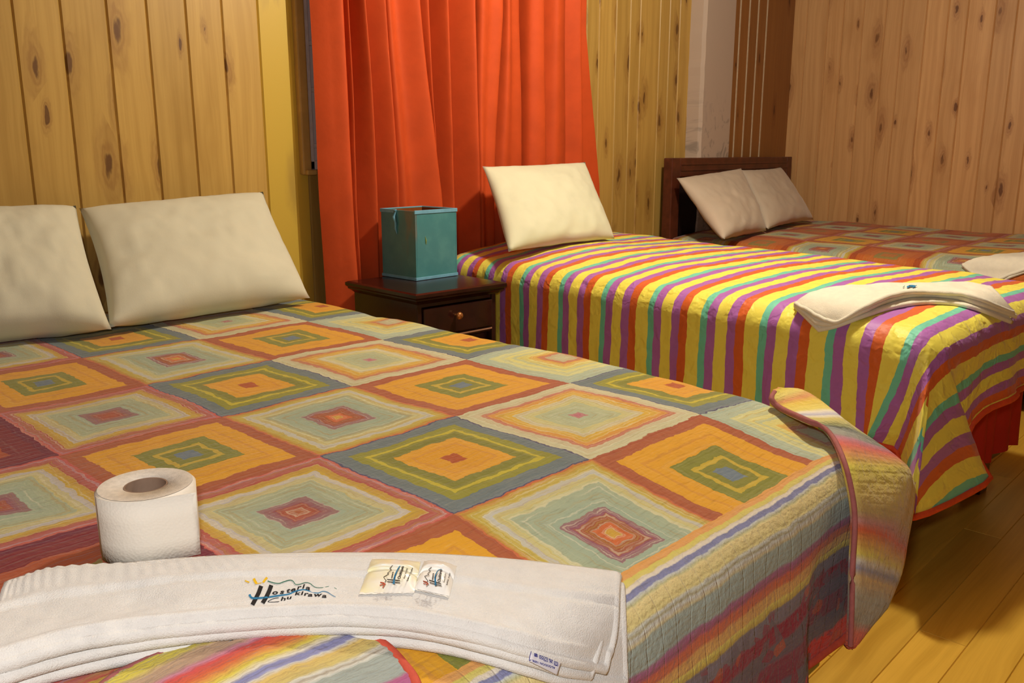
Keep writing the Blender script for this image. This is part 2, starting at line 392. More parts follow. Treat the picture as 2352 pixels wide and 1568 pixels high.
# teal card box
t = NT('teal_card'); x, y, z = t.xyz(t.obj())
n = t.noise(t.obj(), 20, 4)[0]
col = t.mix(t.rng(n, .35, .75), lin('#3f7d82'), lin('#4c898b'))
st = t.noise(t.comb(t.math('MULTIPLY', y, 16.0), x, t.math('MULTIPLY', z, 5.0)), 1.2, 3)[0]
stain = t.math('MULTIPLY', t.rng(y, 2.33, 2.25), t.math('MULTIPLY', t.math('LESS_THAN', x, 1.87), t.rng(z, .66, .8)))
col = t.mix(t.math('MULTIPLY', stain, t.rng(st, .4, .6, .1, .6)), col, lin('#7d6a5c'))
M['teal'] = t.fin(col, .32, t.bump(n, .06, .002), spec=.5)
M['tealedge'] = plain('blue_edge_tape', '#6fa3ba', .5)
M['boxin'] = plain('box_inner_brown', '#7d4216', .6)
# clear sachet film
t = NT('sachet_film'); n = t.noise(t.obj(), 40, 3)[0]
M['film'] = t.fin(t.mix(t.rng(n, .4, .7), lin('#eae6de'), lin('#efeadf')), .28, t.bump(n, .25, .004), spec=.4, **{'Coat Weight': .25})
t = NT('shampoo_film'); n = t.noise(t.obj(), 30, 3)[0]
M['film2'] = t.fin(t.mix(t.rng(n, .35, .65), lin('#e8e3d8'), lin('#e6ddb4')), .28, t.bump(n, .25, .004), spec=.4, **{'Coat Weight': .25})
# window glass (greyish night pane)
t = NT('window_glass'); M['glass'] = t.fin(lin('#cdbfba'), .5, None, spec=.4, **{'Transmission Weight': .05})
M['outside'] = plain('outside_shutter', '#9a8f92', .8)

# ------------------------------------------------------------------ the room
WY, WX = 2.58, 5.2
X0, Y0, ZT = -1.6, -2.2, 2.45
def boards(mb, edges, axis, pos, z0, z1, facing, seed0, shades, warm=()):
    """vertical tongue-and-groove boards; axis 'x' -> on a wall of constant Y"""
    for i in range(len(edges)-1):
        a, b = sorted((edges[i], edges[i+1])); e = .0045; dp = .006
        rs = random.Random(seed0+i*13)
        at = (rs.random(), shades(i, rs), 1.0 if i in warm else 0.0)
        prof = [(a, dp), (a+e, 0), (b-e, 0), (b, dp), (b, .03), (a, .03)]
        vs = []; us = []
        for z in (z0, z1):
            for s, d in prof:
                p = (s, pos+d*facing, z) if axis == 'x' else (pos+d*facing, s, z)
                vs.append(p); us.append((s, z))
        n = len(prof)
        fs = [(k, (k+1) % n, n+(k+1) % n, n+k) for k in range(n)]+[tuple(range(n))[::-1], tuple(range(n, 2*n))]
        mb.add(vs, fs, us, 0, at)
def shade_std(lo=.86, hi=1.08): return lambda i, r: lo+(hi-lo)*r.random()
left_edges = [.824-.118*k for k in range(20, 0, -1)]+[.824, .943, 1.066, 1.18, 1.299, 1.416, 1.54, 1.648, 1.70]
win_x0, win_x1, win_z0, win_z1 = 1.70, 3.12, .985, 2.2
mb = MB()
nl = len(left_edges)-1
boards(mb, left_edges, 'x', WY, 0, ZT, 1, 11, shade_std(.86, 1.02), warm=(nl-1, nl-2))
under = [1.70+.118*k for k in range(12)]+[3.12]
boards(mb, under, 'x', WY, 0, win_z0, 1, 71, lambda i, r: .62 if i == 0 else .8+.2*r.random())  # first board toned darker: shade beside the curtain put into its colour
boards(mb, under, 'x', WY, win_z1, ZT, 1, 171, shade_std())
mid = [3.12, 3.2, 3.289, 3.418, 3.528, 3.609, 3.775, 3.86, 3.951, 4.06]
boards(mb, mid, 'x', WY, 0, ZT, 1, 301, shade_std(.84, 1.0))
wh = recalc(mb.build('wall_head', M['pine'], attr=True)); tag(wh, kind='structure')
# darker boards right of the pillar, with pale filler in the joints
mb = MB(); de = [4.36, 4.45, 4.552, 4.654, 4.754, 4.857, WX+.03]
boards(mb, de, 'x', WY, 0, ZT, 1, 401, shade_std(.86, .96))
o = recalc(mb.build('wall_corner', M['brown_pine'], attr=True)); tag(o, kind='structure')
mb = MB()
for x in de[2:6]: mb.box(x-.006, x+.006, WY-.002, WY+.02, 0, ZT)
tag(mb.build('trim_4', M['putty']), kind='structure')
# right wall
mb = MB(); re_ = [WY+.03-.114*k for k in range(43)]
re_[1] = 2.5; re_ = [y+(.012*math.sin(k*2.3) if k > 1 else 0) for k, y in enumerate(re_)]
boards(mb, re_, 'y', WX, 0, ZT, 1, 501, shade_std(.88, 1.08))
o = recalc(mb.build('wall_right', M['pine_far'], attr=True)); tag(o, kind='structure')
# pillar
mb = MB()
zs = [i*ZT/60 for i in range(61)]
rows = []
for z in zs:
    j = .006*fbm(3.1, z*9, 1)
    rows.append([(4.05+j, WY+.02, z), (4.045+j, WY-.075, z), (4.062+j*1.2, WY-.09, z), (4.345, WY-.09, z), (4.36, WY-.078, z), (4.36, WY+.02, z)])
mb.grid(rows)
tag(recalc(mb.build('trim_5', M['plaster'])), kind='structure')
# floor planks run towards the camera's right-hand side of the room (along Y)
mb = MB(); k = 0; y = Y0
while y < WY:
    w = .098; x = X0-random.random()*1.2
    while x < WX:
        l = 1.1+random.random()*1.3; rs = random.Random(k); k += 1
        xa, xb = max(X0, x), min(WX, x+l); x += l
        if xb <= xa: continue
        e = .0015; at = (rs.random(), .80+.30*rs.random(), 0)
        vs = [(xa+e, y+e, 0), (xb-e, y+e, 0), (xb-e, y+w-e, 0), (xa+e, y+w-e, 0), (xa, y, -.003), (xb, y, -.003), (xb, y+w, -.003), (xa, y+w, -.003)]
        mb.add(vs, [(0, 1, 2, 3), (4, 5, 1, 0), (5, 6, 2, 1), (6, 7, 3, 2), (7, 4, 0, 3)], [(p[1], p[0]) for p in vs], 0, at)
    y += w
mb.box(X0, WX, Y0, WY, -.05, -.004, at=(.5, .5, 0))
tag(mb.build('floor', M['floorwood'], attr=True), kind='structure')
mb = MB(); mb.box(X0-.05, WX+.05, Y0-.05, WY+.1, ZT, ZT+.05); tag(mb.build('ceiling', M['ceil']), kind='structure')
mb = MB(); mb.box(X0-.05, X0, Y0-.05, WY+.1, 0, ZT); tag(mb.build('wall_left', M['plainwall']), kind='structure')
mb = MB(); mb.box(X0-.05, WX+.05, Y0-.05, Y0, 0, ZT); tag(mb.build('wall_near', M['plainwall']), kind='structure')

# window behind the curtain: casing, sill, frame bars, panes, shutter wall outside
mb = MB()
mb.box(1.664, 1.700, WY-.022, WY+.004, .968, win_z1+.05)       # left casing board
mb.box(3.10, 3.16, WY-.022, WY+.004, .968, win_z1+.05)
mb.box(1.700, 3.10, WY-.022, WY+.004, win_z1-.01, win_z1+.05)
tag(mb.build('trim_1', M['trimwood'], bevel=.006), kind='structure')
mb = MB(); mb.box(1.672, 1.712, WY-.035, WY+.002, .968, .985); mb.box(1.735, 3.14, WY-.012, WY+.1, .94, .985)
tag(mb.build('trim_2', M['trimwood'], bevel=.004), kind='structure')
win = empty('window_1', (2.4, WY+.06, win_z0)); tag(win, kind='structure')
mb = MB()
mb.box(win_x0, win_x0+.02, WY-.010, WY+.05, win_z0, win_z1); mb.box(win_x1-.02, win_x1, WY-.010, WY+.05, win_z0, win_z1)
mb.box(win_x0, win_x1, WY-.010, WY+.05, win_z0, win_z0+.03); mb.box(win_x0, win_x1, WY-.010, WY+.05, win_z1-.03, win_z1)
for z in (1.065, 1.25, 1.40, 1.8): mb.box(win_x0, win_x1, WY-.004, WY+.03, z-.008, z+.008)
mb.box(2.39, 2.43, WY-.008, WY+.04, win_z0, win_z1)
mb.build('window_frame', M['steel'], win, bevel=.003)
mb = MB(); mb.box(win_x0+.005, win_x1-.005, WY+.006, WY+.011, win_z0+.01, win_z1-.01); mb.build('window_glass', M['glass'], win)
mb = MB(); mb.box(win_x0-.3, win_x1+.3, WY+.35, WY+.4, .5, 2.45); tag(mb.build('wall_outside', M['outside']), kind='structure')
mb = MB(); mb.box(win_x0-.02, win_x0, WY+.01, WY+.35, win_z0, win_z1); mb.box(win_x1, win_x1+.02, WY+.01, WY+.35, win_z0, win_z1)
mb.box(win_x0-.02, win_x1+.02, WY+.09, WY+.35, win_z0-.02, win_z0); tag(mb.build('trim_3', M['outside']), kind='structure')

# ------------------------------------------------------------------ curtain
folds = [(98, 185, .0), (180, 265, .02), (265, 350, .035), (287, 365, .0), (318, 408, .03), (340, 420, -.03), (365, 440, -.025), (430, 542, .035), (455, 560, -.025), (500, 600, -.015), (600, 690, .025), (620, 715, .01),
         (645, 760, .022), (720, 850, .012), (828, 992, .04), (855, 1003, -.01), (920, 1010, .03), (945, 1018, -.035), (1000, 1050, -.03), (1065, 1120, .03), (1100, 1146, -.02), (1140, 1165, -.025), (1245, 1270, .04), (1265, 1280, -.04),
         (1288, 1286, -.03), (1297, 1292, .035), (1380, 1345, .033), (1465, 1410, .035), (1478, 1418, -.03), (1498, 1432, -.03), (1512, 1490, .03), (1570, 1580, .02), (1635, 1665, .015), (1650, 1675, -.03), (1695, 1685, -.03), (1712, 1692, .02),
         (1790, 1795, .03), (1805, 1805, -.025), (1840, 1812, -.02), (1890, 1880, .03), (1990, 1990, .012), (2010, 2030, -.012), (2090, 2100, .02), (2112, 2150, -.006), (2180, 2268, .0)]
CY = 2.50
cpT = catmull([(atY(680+a/3.267, 0, CY).x, d) for a, b, d in folds], 520)
cpB = catmull([(atY(680+b/3.267, 470, CY).x, d) for a, b, d in folds], 520)
rows = []; nz = 60
for i in range(nz+1):
    z = lerp(2.2, .34, i/nz); k = max(0, min(1.25, (1.56-z)/.66)); row = []
    for jj, (A0, B0) in enumerate(zip(cpT, cpB)):
        f = jj/520; w = k if k < 1 else 1+(k-1)*.5
        x = lerp(A0[0], B0[0], w)+.005*math.sin(5*z+f*9)*min(1, k)
        d = lerp(A0[1], B0[1], .5)*(1+.2*math.sin(f*23+z*2.2)*min(1, k))
        d = max(d, -.036)
        row.append((x, CY-d*1.8*lerp(.5, 1, sstep(2.2, 2.0, z))-.007*fbm(f*11, z*1.9, 3)*min(1, k), z))
    rows.append(row)
cur = empty('curtain', (2.4, 2.50, .34), 'floor-length orange velvet curtain hanging in pleats over the window', 'curtain')
mb = MB(); mb.grid(rows, [[(a[0], a[2]) for a in r] for r in rows]); mb.build('drape', M['curtain'], cur, smooth=True)
rod = MB(); tube(rod, [(1.5, 2.50, 2.215), (3.3, 2.50, 2.215)], .014, 12)
for x in (1.5, 3.3):
    tube(rod, [(x, 2.50, 2.215), (x, WY+.003, 2.215)], .008, 8)
tag(rod.build('curtain_rod', M['rod'], smooth=True), kind='structure')  # curtain rod, unseen above the view, added to carry the curtain

# ------------------------------------------------------------------ beds and quilts
def make_bed(name, label, O, a, W, L, zt, leg_h=.12, inset=.07):
    ex = Vector((math.cos(a), -math.sin(a), 0)); ey = Vector((-math.sin(a), -math.cos(a), 0)); O = Vector((O[0], O[1], 0))
    root = empty(name, O+ex*(W/2)+ey*(L/2), label, 'bed')
    def slab(u0, u1, v0, v1, z0, z1, n, m, bev):
        q = MB(); c = [O+ex*u+ey*v for u, v in ((u0, v0), (u1, v0), (u1, v1), (u0, v1))]
        vs = [(p.x, p.y, z) for z in (z0, z1) for p in c]
        q.add(vs, [(0, 1, 2, 3), (7, 6, 5, 4), (0, 4, 5, 1), (1, 5, 6, 2), (2, 6, 7, 3), (3, 7, 4, 0)])
        return recalc(q.build(n, m, root, bevel=bev, segs=3))
    i = inset
    slab(i, W-i, .02, L-i, .30, zt-.07, 'mattress', M['mattress'], .05)
    slab(i+.01, W-i-.01, .02, L-i-.01, leg_h, .295, 'bed_base', M['dark'], .006)
    for u in (i+.03, W-i-.09):
        for v in (.06, L-i-.09): slab(u, u+.06, v, v+.06, 0, leg_h, 'leg', M['dark'], .004)
    return root, O, ex, ey

def drape(name, O, ex, ey, W, L, ztop, r, stations, mat, uvf, parent=None, du=.03, dv=.03, nt=26, ripple=.0, thick=.012, top_noise=.004, lag=lambda th: .35):
    """cloth over a box: a top sheet inside the edges, then a skirt whose every station has its own hem point.
    stations: list of (u, v, theta, hem(Vector world), D)"""
    mb = MB()
    def P(u, v, z): p = O+ex*u+ey*v; return Vector((p.x, p.y, z))
    def zt(u, v): return ztop(u, v)+top_noise*fbm(u*5, v*5, 2.3)+.4*top_noise*fbm(u*22, v*22, 7.7)
    us = sorted({round(s[0], 5) for s in stations if s[2] == 90})
    vs = sorted({round(s[1], 5) for s in stations if s[2] in (0, 180)})
    us[0] = r; us[-1] = W-r
    rows = [[P(u, v, zt(u, v)) for u in us] for v in vs]
    mb.grid(rows, [[uvf(u, v) for u in us] for v in vs])
    srows = []; suv = []
    for (u, v, th, hem, D) in stations:
        n2 = (-math.cos(math.radians(th)), math.sin(math.radians(th)))
        zb = zt(u, v); line = []; luv = []
        nd = ex*n2[0]+ey*n2[1]; na = 8
        arc = P(u, v, 0)+nd*r; arc.z = zb-r
        hv = hem-arc
        for k in range(nt+1):
            if k <= na:
                a = k/na*math.pi/2
                p = P(u, v, zb-r*(1-math.cos(a)))+nd*(r*math.sin(a)); t = r*a
                bl = (k/na)**2
            else:
                h = (k-na)/(nt-na); t = r*math.pi/2+h*(D-r*math.pi/2)
                p = arc+hv*h
                hz = h-lag(th)*h*(1-h)              # stays a little closer to the bed, then kicks out
                p.x = lerp(arc.x, hem.x, hz); p.y = lerp(arc.y, hem.y, hz)
                p = p+nd*(ripple*h*fbm(u*6+t*2, v*6, 4.4))
                bl = 1
            p = p+nd*(.004*bl*fbm(u*20+th*.05, v*20, t*18))
            line.append(p)
            luv.append(uvf(u-math.cos(math.radians(th))*t, v+math.sin(math.radians(th))*t))
        srows.append(line); suv.append(luv)
    mb.grid(srows, suv)
    me_uv = mb
    # loop uvs survive the merge because uv is written before doubles are removed
    o = mb.build(name, mat, parent, smooth=True, merge=1e-4)
    recalc(o)
    s = o.modifiers.new('thickness', 'SOLIDIFY'); s.thickness = thick; s.offset = -1
    return o, [l[-1] for l in srows], zt

def frange(a, b, n): return [a+(b-a)*i/n for i in range(n+1)]
# ---- bed 1 (double, patchwork)
B1 = dict(O=(.12, 2.52), a=0.0, W=1.385, L=2.03)
bed1, O1, ex1, ey1 = make_bed('double_bed', 'large double bed in the foreground, hidden under its patchwork quilt', B1['O'], 0, B1['W'], B1['L'], .6)
XL, YL = [1.273, .964, .689, .423], [1.972, 1.649, 1.351, 1.054, .758]
def cellx(x):
    if x >= XL[0]: return (XL[0]-x)/.30
    for i in range(3):
        if x >= XL[i+1]: return i+(XL[i]-x)/(XL[i]-XL[i+1])
    return 3+(XL[3]-x)/.27
def celly(y):
    if y >= YL[0]: return (YL[0]-y)/.31
    for i in range(4):
        if y >= YL[i+1]: return i+(YL[i]-y)/(YL[i]-YL[i+1])
    return 4+(YL[4]-y)/.296
def uv1(u, v): return (cellx(B1['O'][0]+u), celly(B1['O'][1]-v))
R1 = .06
def z1(u, v):
    L = B1['L']
    return .6-.035*sstep(L-.34, L-.04, v)**1.5-.02*sstep(B1['W']-.25, B1['W']-.03, u)*sstep(1.2, .4, 2.52-v)
W, L = B1['W'], B1['L']; st = []
lv = frange(.0, L-R1, 62); lu = frange(R1, W-R1, 46)
for v in lv: p = O1+ex1*(-.03)+ey1*v; st.append((R1, v, 0, Vector((p.x-.03*math.sin(v*9), p.y, .25)), .38))
for th in range(10, 90, 10): st.append((R1, L-R1, th+.001, Vector((.12-.12*math.cos(math.radians(th)), .49-.10*math.sin(math.radians(th)), .23)), .42))
def foot_y(x):
    y = .455+.012*math.sin(x*13)
    y -= .030*math.exp(-((x-1.095)/.05)**2)
    y += .05*sstep(1.125, 1.19, x)
    return y
for u in lu:
    x = .12+u
    st.append((u, L-R1, 90, Vector((x-.02*sstep(.8, 1.1, x), foot_y(x), lerp(.15, .255, sstep(1.115, 1.145, x)))), lerp(.47, .375, sstep(1.115, 1.145, x))))
for th in range(100, 180, 10): c = math.radians(th); st.append((W-R1, L-R1, th+.001, Vector((1.50-.12*math.cos(c)*.5-.10, .52-.02*math.sin(c), .25)), .40))
for v in reversed(lv): st.append((W-R1, v, 180, Vector((1.525+.015*math.sin(v*8), 2.52-v, .25)), .38))
quilt1 = empty('patchwork_quilt', (.8, 1.5, .6), 'faded patchwork quilt of concentric squares over the foreground double bed', 'quilt')
q1, hem1, zt1 = drape('cover', O1, ex1, ey1, W, L, z1, R1, st, M['quilt'], uv1, quilt1, top_noise=.005)
# height of the quilt's upper face, for whatever lies on it
def quiltZ(x, y):
    u, v = x-.12, 2.52-y
    if v > L-R1:
        z = zt1(max(R1, min(W-R1, u)), L-R1); d = v-(L-R1)
        if d < R1: return z-(R1-math.sqrt(max(0, R1*R1-d*d)))
        return z-R1-(d-R1)*3
    return zt1(max(R1, min(W-R1, u)), max(0, v))
def hit(px, py, lift, surf=quiltZ, t0=.3, t1=3.0):
    r = ray(px, py); lo = None; t = t0
    while t < t1:
        p = CAM+r*t
        if p.z <= surf(p.x, p.y)+lift: break
        t += .01
    lo, hi = t-.01, t
    for _ in range(22):
        m = (lo+hi)/2; p = CAM+r*m
        if p.z <= surf(p.x, p.y)+lift: hi = m
        else: lo = m
    return CAM+r*hi
# turned corner on the right: from the top edge a free flap swings round over the foot
bpx = [(1777, 903), (1770, 918), (1790, 938), (1850, 966), (1898, 990), (1932, 1050), (1953, 1130), (1960, 1200), (1955, 1300), (1953, 1400), (1950, 1482)]
spx = [(1785, 894), (1815, 899), (1850, 911), (1900, 945), (1960, 998), (2010, 1045), (2060, 1082), (2095, 1108), (2090, 1180), (2070, 1260), (2050, 1330), (2010, 1400), (1968, 1455), (1952, 1486)]
bpy_ = [.722, .712, .69, .612, .572, .50, .468, .455, .447, .442, .44]
spy = [.735, .725, .70, .635, .56, .525, .515, .51, .50, .49, .48, .47, .462, .445]
def along(px, ys, n):
    pl = catmull([(a, b, c) for (a, b), c in zip(px, ys)], n)
    return [atY(a, b, c) for a, b, c in pl]
NB = 44
Bp = along(bpx, bpy_, NB); Sp = along(spx, spy, NB)
for k in range(10):                       # the first rows lie on the bed top
    for A in (Bp, Sp):
        f = 1-k/10
        zz = quiltZ(A[k].x, A[k].y)+.010
        if A[k].z < zz: A[k].z = zz
rows = []; us = []
for k in range(NB+1):
    row = []; b, s = Bp[k], Sp[k]; nrm = Vector((.25, -.9, .35)).normalized()
    for j in range(15):
        t = j/14; p = b.lerp(s, t)+nrm*(.030*math.sin(math.pi*t)*min(1, k/9)*min(1, (NB-k)/6)+.006*math.sin(t*9+k*.4)*math.sin(math.pi*t))
        row.append(p)
    rows.append(row); us.append([(j/14, k/NB) for j in range(15)])
FLAP = [(0, '#c98a5c'), (.03, '#c9bb50'), (.12, '#c7b86a'), (.17, '#c28a5c'), (.20, '#c9b04e'), (.245, '#c9bc62'), (.26, '#cfcabd'), (.275, '#a3a2b4'), (.285, '#c9c6b4'), (.30, '#bdb06a'),
        (.345, '#a9a878'), (.37, '#8e9184'), (.42, '#8b8a80'), (.435, '#a4707c'), (.46, '#b8584c'), (.50, '#b98a4c'), (.53, '#c2b44c'), (.60, '#bda75c'), (.66, '#a8915e'), (.69, '#aa7a72'),
        (.715, '#b85a3c'), (.74, '#bc8a4c'), (.77, '#c2b458'), (.785, '#b9b3a6'), (.80, '#84808e'), (.82, '#b59a6a'), (.86, '#959080'), (.92, '#8c8474'), (.95, '#b4604c'), (1, '#b3503c')]
FLAP = [(p, tuple(min(1, x*1.2) for x in lin(c))) for p, c in FLAP]
M['flap'] = ramp_mat('quilt_corner_stripes', FLAP, .016)
mb = MB(); mb.grid(rows, us); fl = recalc(mb.build('turned_corner', M['flap'], quilt1, smooth=True)); s = fl.modifiers.new('thickness', 'SOLIDIFY'); s.thickness = .010; s.offset = 0
tag(fl, 'striped corner of the quilt swinging free over the foot')
mb = MB(); tube(mb, [b+Vector((-.002, -.003, .002)) for b in Bp], [.0042+.0012*(k < 16) for k in range(NB+1)], 8); mb.build('binding', M['bind1'], fl, smooth=True)
# turned-back corner on the left, mostly under the towel
lpx = [(470, 1478), (400, 1490), (330, 1520), (270, 1548), (215, 1590), (180, 1620)]
rpx = [(830, 1450), (868, 1472), (898, 1495), (925, 1525), (950, 1560), (965, 1610)]
rows = []; us = []
A = catmull([(*p,) for p in lpx], 20); Bq = catmull([(*p,) for p in rpx], 20)
for k in range(21):
    row = []
    for j in range(33):
        t = j/32; lift = .007+.006*math.sin(math.pi*t)+.0016*fbm(k*.9, j*1.1, 1)
        row.append(hit(lerp(A[k][0], Bq[k][0], t), lerp(A[k][1], Bq[k][1], t)-6*math.sin(math.pi*t), lift))
    rows.append(row); us.append([(p.x*3, (.722-p.y)/.205) for p in row])
LF = [(0, '#c2b24a'), (.09, '#c4b54e'), (.13, '#b09478'), (.19, '#a98c74'), (.22, '#b8788a'), (.24, '#c0504c'), (.29, '#c4603e'), (.32, '#cc8a4a'), (.36, '#c9b850'), (.395, '#cfc8b8'), (.415, '#7f80a6'), (.445, '#8a8aae'), (.455, '#c6c2b8'), (.475, '#c9ad66'), (.54, '#bfae6c'),
      (.56, '#c6c4b8'), (.575, '#a49a88'), (.59, '#c6c4b8'), (.61, '#9aa198'), (.76, '#98a09a'), (.78, '#a85a80'), (.85, '#a8608c'), (.87, '#b85a48'), (1, '#b05040')]
M['flap2'] = ramp_mat('quilt_fold_stripes', LF, .02)
mb = MB(); mb.grid(rows, us); fl2 = recalc(mb.build('turned_corner', M['flap2'], quilt1, smooth=True)); s = fl2.modifiers.new('thickness', 'SOLIDIFY'); s.thickness = .006; s.offset = 0
tag(fl2, 'striped quilt corner turned back under the towel')
mb = MB(); tube(mb, [r[-1]+Vector((0, 0, .001)) for r in rows], .0055, 8, flat=.6); mb.build('binding', M['bind1b'], fl2, smooth=True)
mb = MB(); tube(mb, [r[0]+Vector((0, 0, .001)) for r in rows], .004, 8, flat=.6); mb.build('binding', M['bind1'], fl2, smooth=True)
mb = MB(); tube(mb, [h+Vector((0, 0, .002)) for h in hem1], .007, 8); mb.build('binding', M['bind1b'], quilt1, smooth=True)

# ---- bed 2 (single, striped)
a2 = math.radians(4.5); W2, L2 = 1.0, 1.79
bed2, O2, ex2, ey2 = make_bed('single_bed', 'middle single bed hidden under the striped bedspread', (2.161, 2.39), a2, W2, L2, .66, inset=.11)
R2 = .075
def z2(u, v):
    s = v/L2
    return lerp(.695, .662, s)+.010*math.sin(math.pi*min(1, max(0, u/W2)))-.012*sstep(L2-.3, L2, v)-lerp(.042, .012, s)*max(0, 1-u/.42)**2
lv = frange(0, L2-R2, 60); lu = frange(R2, W2-R2, 34); st = []
corner = [(0, 2.045, .76, .35), (5, 2.07, .735, .345), (11, 2.10, .710, .335), (17, 2.105, .695, .325), (24, 2.06, .668, .30), (31, 2.0, .637, .27), (37, 1.952, .612, .25), (41, 1.930, .601, .241), (44, 1.924, .598, .24), (48, 1.935, .592, .24), (55, 1.985, .578, .238), (63, 2.08, .563, .238), (71, 2.18, .548, .24), (78, 2.25, .538, .242), (83, 2.287, .533, .25), (87, 2.298, .56, .28)]
for v in lv:
    p = O2+ex2*(.015)+ey2*v
    zz = lerp(.24, .35, sstep(L2-.5, L2-.12, v))
    k = sstep(L2-.25, L2-R2, v)
    hx, hy = lerp(p.x-.02+.010*math.sin(v*21), 2.045, k), lerp(p.y, .76, k)
    st.append((R2, v, 0, Vector((hx, hy, zz)), .36))
for th, x, y, z in corner[1:]: st.append((R2, L2-R2, th, Vector((x, y, z)), .36+.10*math.sin(math.radians(2*th))))
for u in lu:
    p = O2+ex2*u+ey2*(L2)
    k = sstep(.42, R2, u)
    f = .012*math.sin(u*26)
    st.append((u, L2-R2, 90, Vector((lerp(p.x, 2.30, k*.95), lerp(p.y-.02+f, .615, k), lerp(.42, .31, k))), .34))
for th in range(105, 180, 15): c = math.radians(th); p = O2+ex2*W2+ey2*L2; st.append((W2-R2, L2-R2, th+.001, Vector((p.x-.09*math.cos(c), p.y-.09*math.sin(c), .28)), .42))
for v in reversed(lv): p = O2+ex2*(W2+.01)+ey2*v; st.append((W2-R2, v, 180, Vector((p.x+.012*math.sin(v*13), p.y, .37)), .36))
quilt2 = empty('striped_bedspread', (2.6, 1.5, .67), 'satin bedspread striped yellow, purple, orange and teal on the middle single bed', 'bedspread')
q2, hem2, zt2 = drape('cover', O2, ex2, ey2, W2, L2, z2, R2, st, M['striped'], lambda u, v: (u, v+.020), quilt2, top_noise=.005, nt=34, ripple=.004, lag=lambda th: -1.3*math.exp(-((th-43)/6)**2)+1.2*math.exp(-((th-16)/9)**2)+.1)
mb = MB(); tube(mb, [h+Vector((0, 0, .003)) for h in hem2], .008, 8); mb.build('binding', M['bind2'], quilt2, smooth=True)
def q2Z(x, y):
    d = Vector((x, y, 0))-O2; u, v = d.dot(ex2), d.dot(ey2)
    uc, vc = max(R2, min(W2-R2, u)), max(0, min(L2-R2, v))
    z = zt2(uc, vc); dd = math.hypot(u-uc, v-vc)
    if dd < R2: return z-(R2-math.sqrt(R2*R2-dd*dd))
    return z-R2-(dd-R2)*3
# red bed skirt under bed 2
mb = MB(); pts = []
def sk(u, v): p = O2+ex2*u+ey2*v; return (p.x, p.y)
per = [sk(.07, v) for v in frange(.05, L2-.09, 40)]+[sk(u, L2-.09) for u in frange(.07, W2-.055, 26)][1:]+[sk(W2-.055, v) for v in frange(L2-.09, .05, 40)][1:]
pn = catmull(per, 420); rows = []
cx, cy = sum(p[0] for p in per)/len(per), sum(p[1] for p in per)/len(per)
for z in (.54, .47, .40, .33, .27, .21, .16):
    k = (.54-z)/.38; r_ = []
    for i, (x, y) in enumerate(pn):
        dx, dy = x-cx, y-cy; l = math.hypot(dx, dy); w = (.012*math.sin(i*.55)+.008*math.sin(i*.23+1))*k
        r_.append((x+dx/l*w, y+dy/l*w, z+.008*math.sin(i*.21)*(z < .17)))
    rows.append(r_)
mb.grid(rows); tag(mb.build('bed_skirt', M['skirt'], smooth=True), 'red gathered bed skirt showing below the striped bedspread', 'bed skirt')

# ---- bed 3 (double, far right, with headboard)
a3 = 0.0; W3, L3 = 1.40, 1.95
bed3, O3, ex3, ey3 = make_bed('double_bed', 'far double bed by the right wall with a dark wooden headboard', (3.76, 2.47), 0, W3, L3, .62)
hb = MB(); hx0, hx1, hy0, hy1 = 3.775, 5.085, 2.475, 2.53
hb.box(hx0, hx0+.075, hy0, hy1, 0, 1.012)
hb.box(hx1-.06, hx1, hy0, hy1, 0, 1.012)
hb.box(hx0+.075, hx1-.06, hy0, hy1, .915, 1.012)
hbo = hb.build('headboard', M['darkhead'], bed3, bevel=.005)
hb = MB(); hb.box(hx0+.07, hx1-.055, hy0+.022, hy1-.008, .3, .92); hb.build('panel', M['headpanel'], hbo)
hb = MB()
for z in (.945, .975): hb.box(hx0+.08, hx1-.065, hy0-.004, hy0+.004, z, z+.010)
hb.build('molding', M['darkhead'], hbo, bevel=.002)
R3 = .06
def z3(u, v): return .628-.012*sstep(1.2, .1, u)*0+.006*math.sin(v*4)-.02*sstep(.3, 0, u)
lv = frange(0, L3-R3, 40); lu = frange(R3, W3-R3, 26); st = []
for v in lv: p = O3+ey3*v; st.append((R3, v, 0, Vector((3.735+.012*math.sin(v*11), p.y, .27)), .36))
for th in range(15, 90, 15): c = math.radians(th); st.append((R3, L3-R3, th+.001, Vector((3.76-.06*math.cos(c), .52-.06*math.sin(c), .25)), .38))
for u in lu: st.append((u, L3-R3, 90, Vector((3.76+u, .49+.012*math.sin(u*17), .27)), .36))
for th in range(105, 180, 15): c = math.radians(th); st.append((W3-R3, L3-R3, th+.001, Vector((5.15-.01*math.cos(c), .52-.05*math.sin(c), .27)), .38))
for v in reversed(lv): p = O3+ey3*v; st.append((W3-R3, v, 180, Vector((5.165, p.y, .27)), .36))
quilt3 = empty('patchwork_quilt', (4.45, 1.5, .62), 'dim patchwork quilt with orange squares on the far bed by the right wall', 'quilt')
q3, hem3, zt3 = drape('cover', O3, ex3, ey3, W3, L3, z3, R3, st, M['quilt3'], lambda u, v: ((u-.22)/.29+2, (v-.33)/.30+1), quilt3, top_noise=.005)
mb = MB(); tube(mb, [h+Vector((0, 0, .003)) for h in hem3], .007, 8); mb.build('binding', M['bind1b'], quilt3, smooth=True)
def q3Z(x, y):
    u, v = x-3.76, 2.47-y
    uc, vc = max(R3, min(W3-R3, u)), max(0, min(L3-R3, v))
    z = zt3(uc, vc); dd = math.hypot(u-uc, v-vc)
    if dd < R3: return z-(R3-math.sqrt(R3*R3-dd*dd))
    return z-R3-(dd-R3)*3

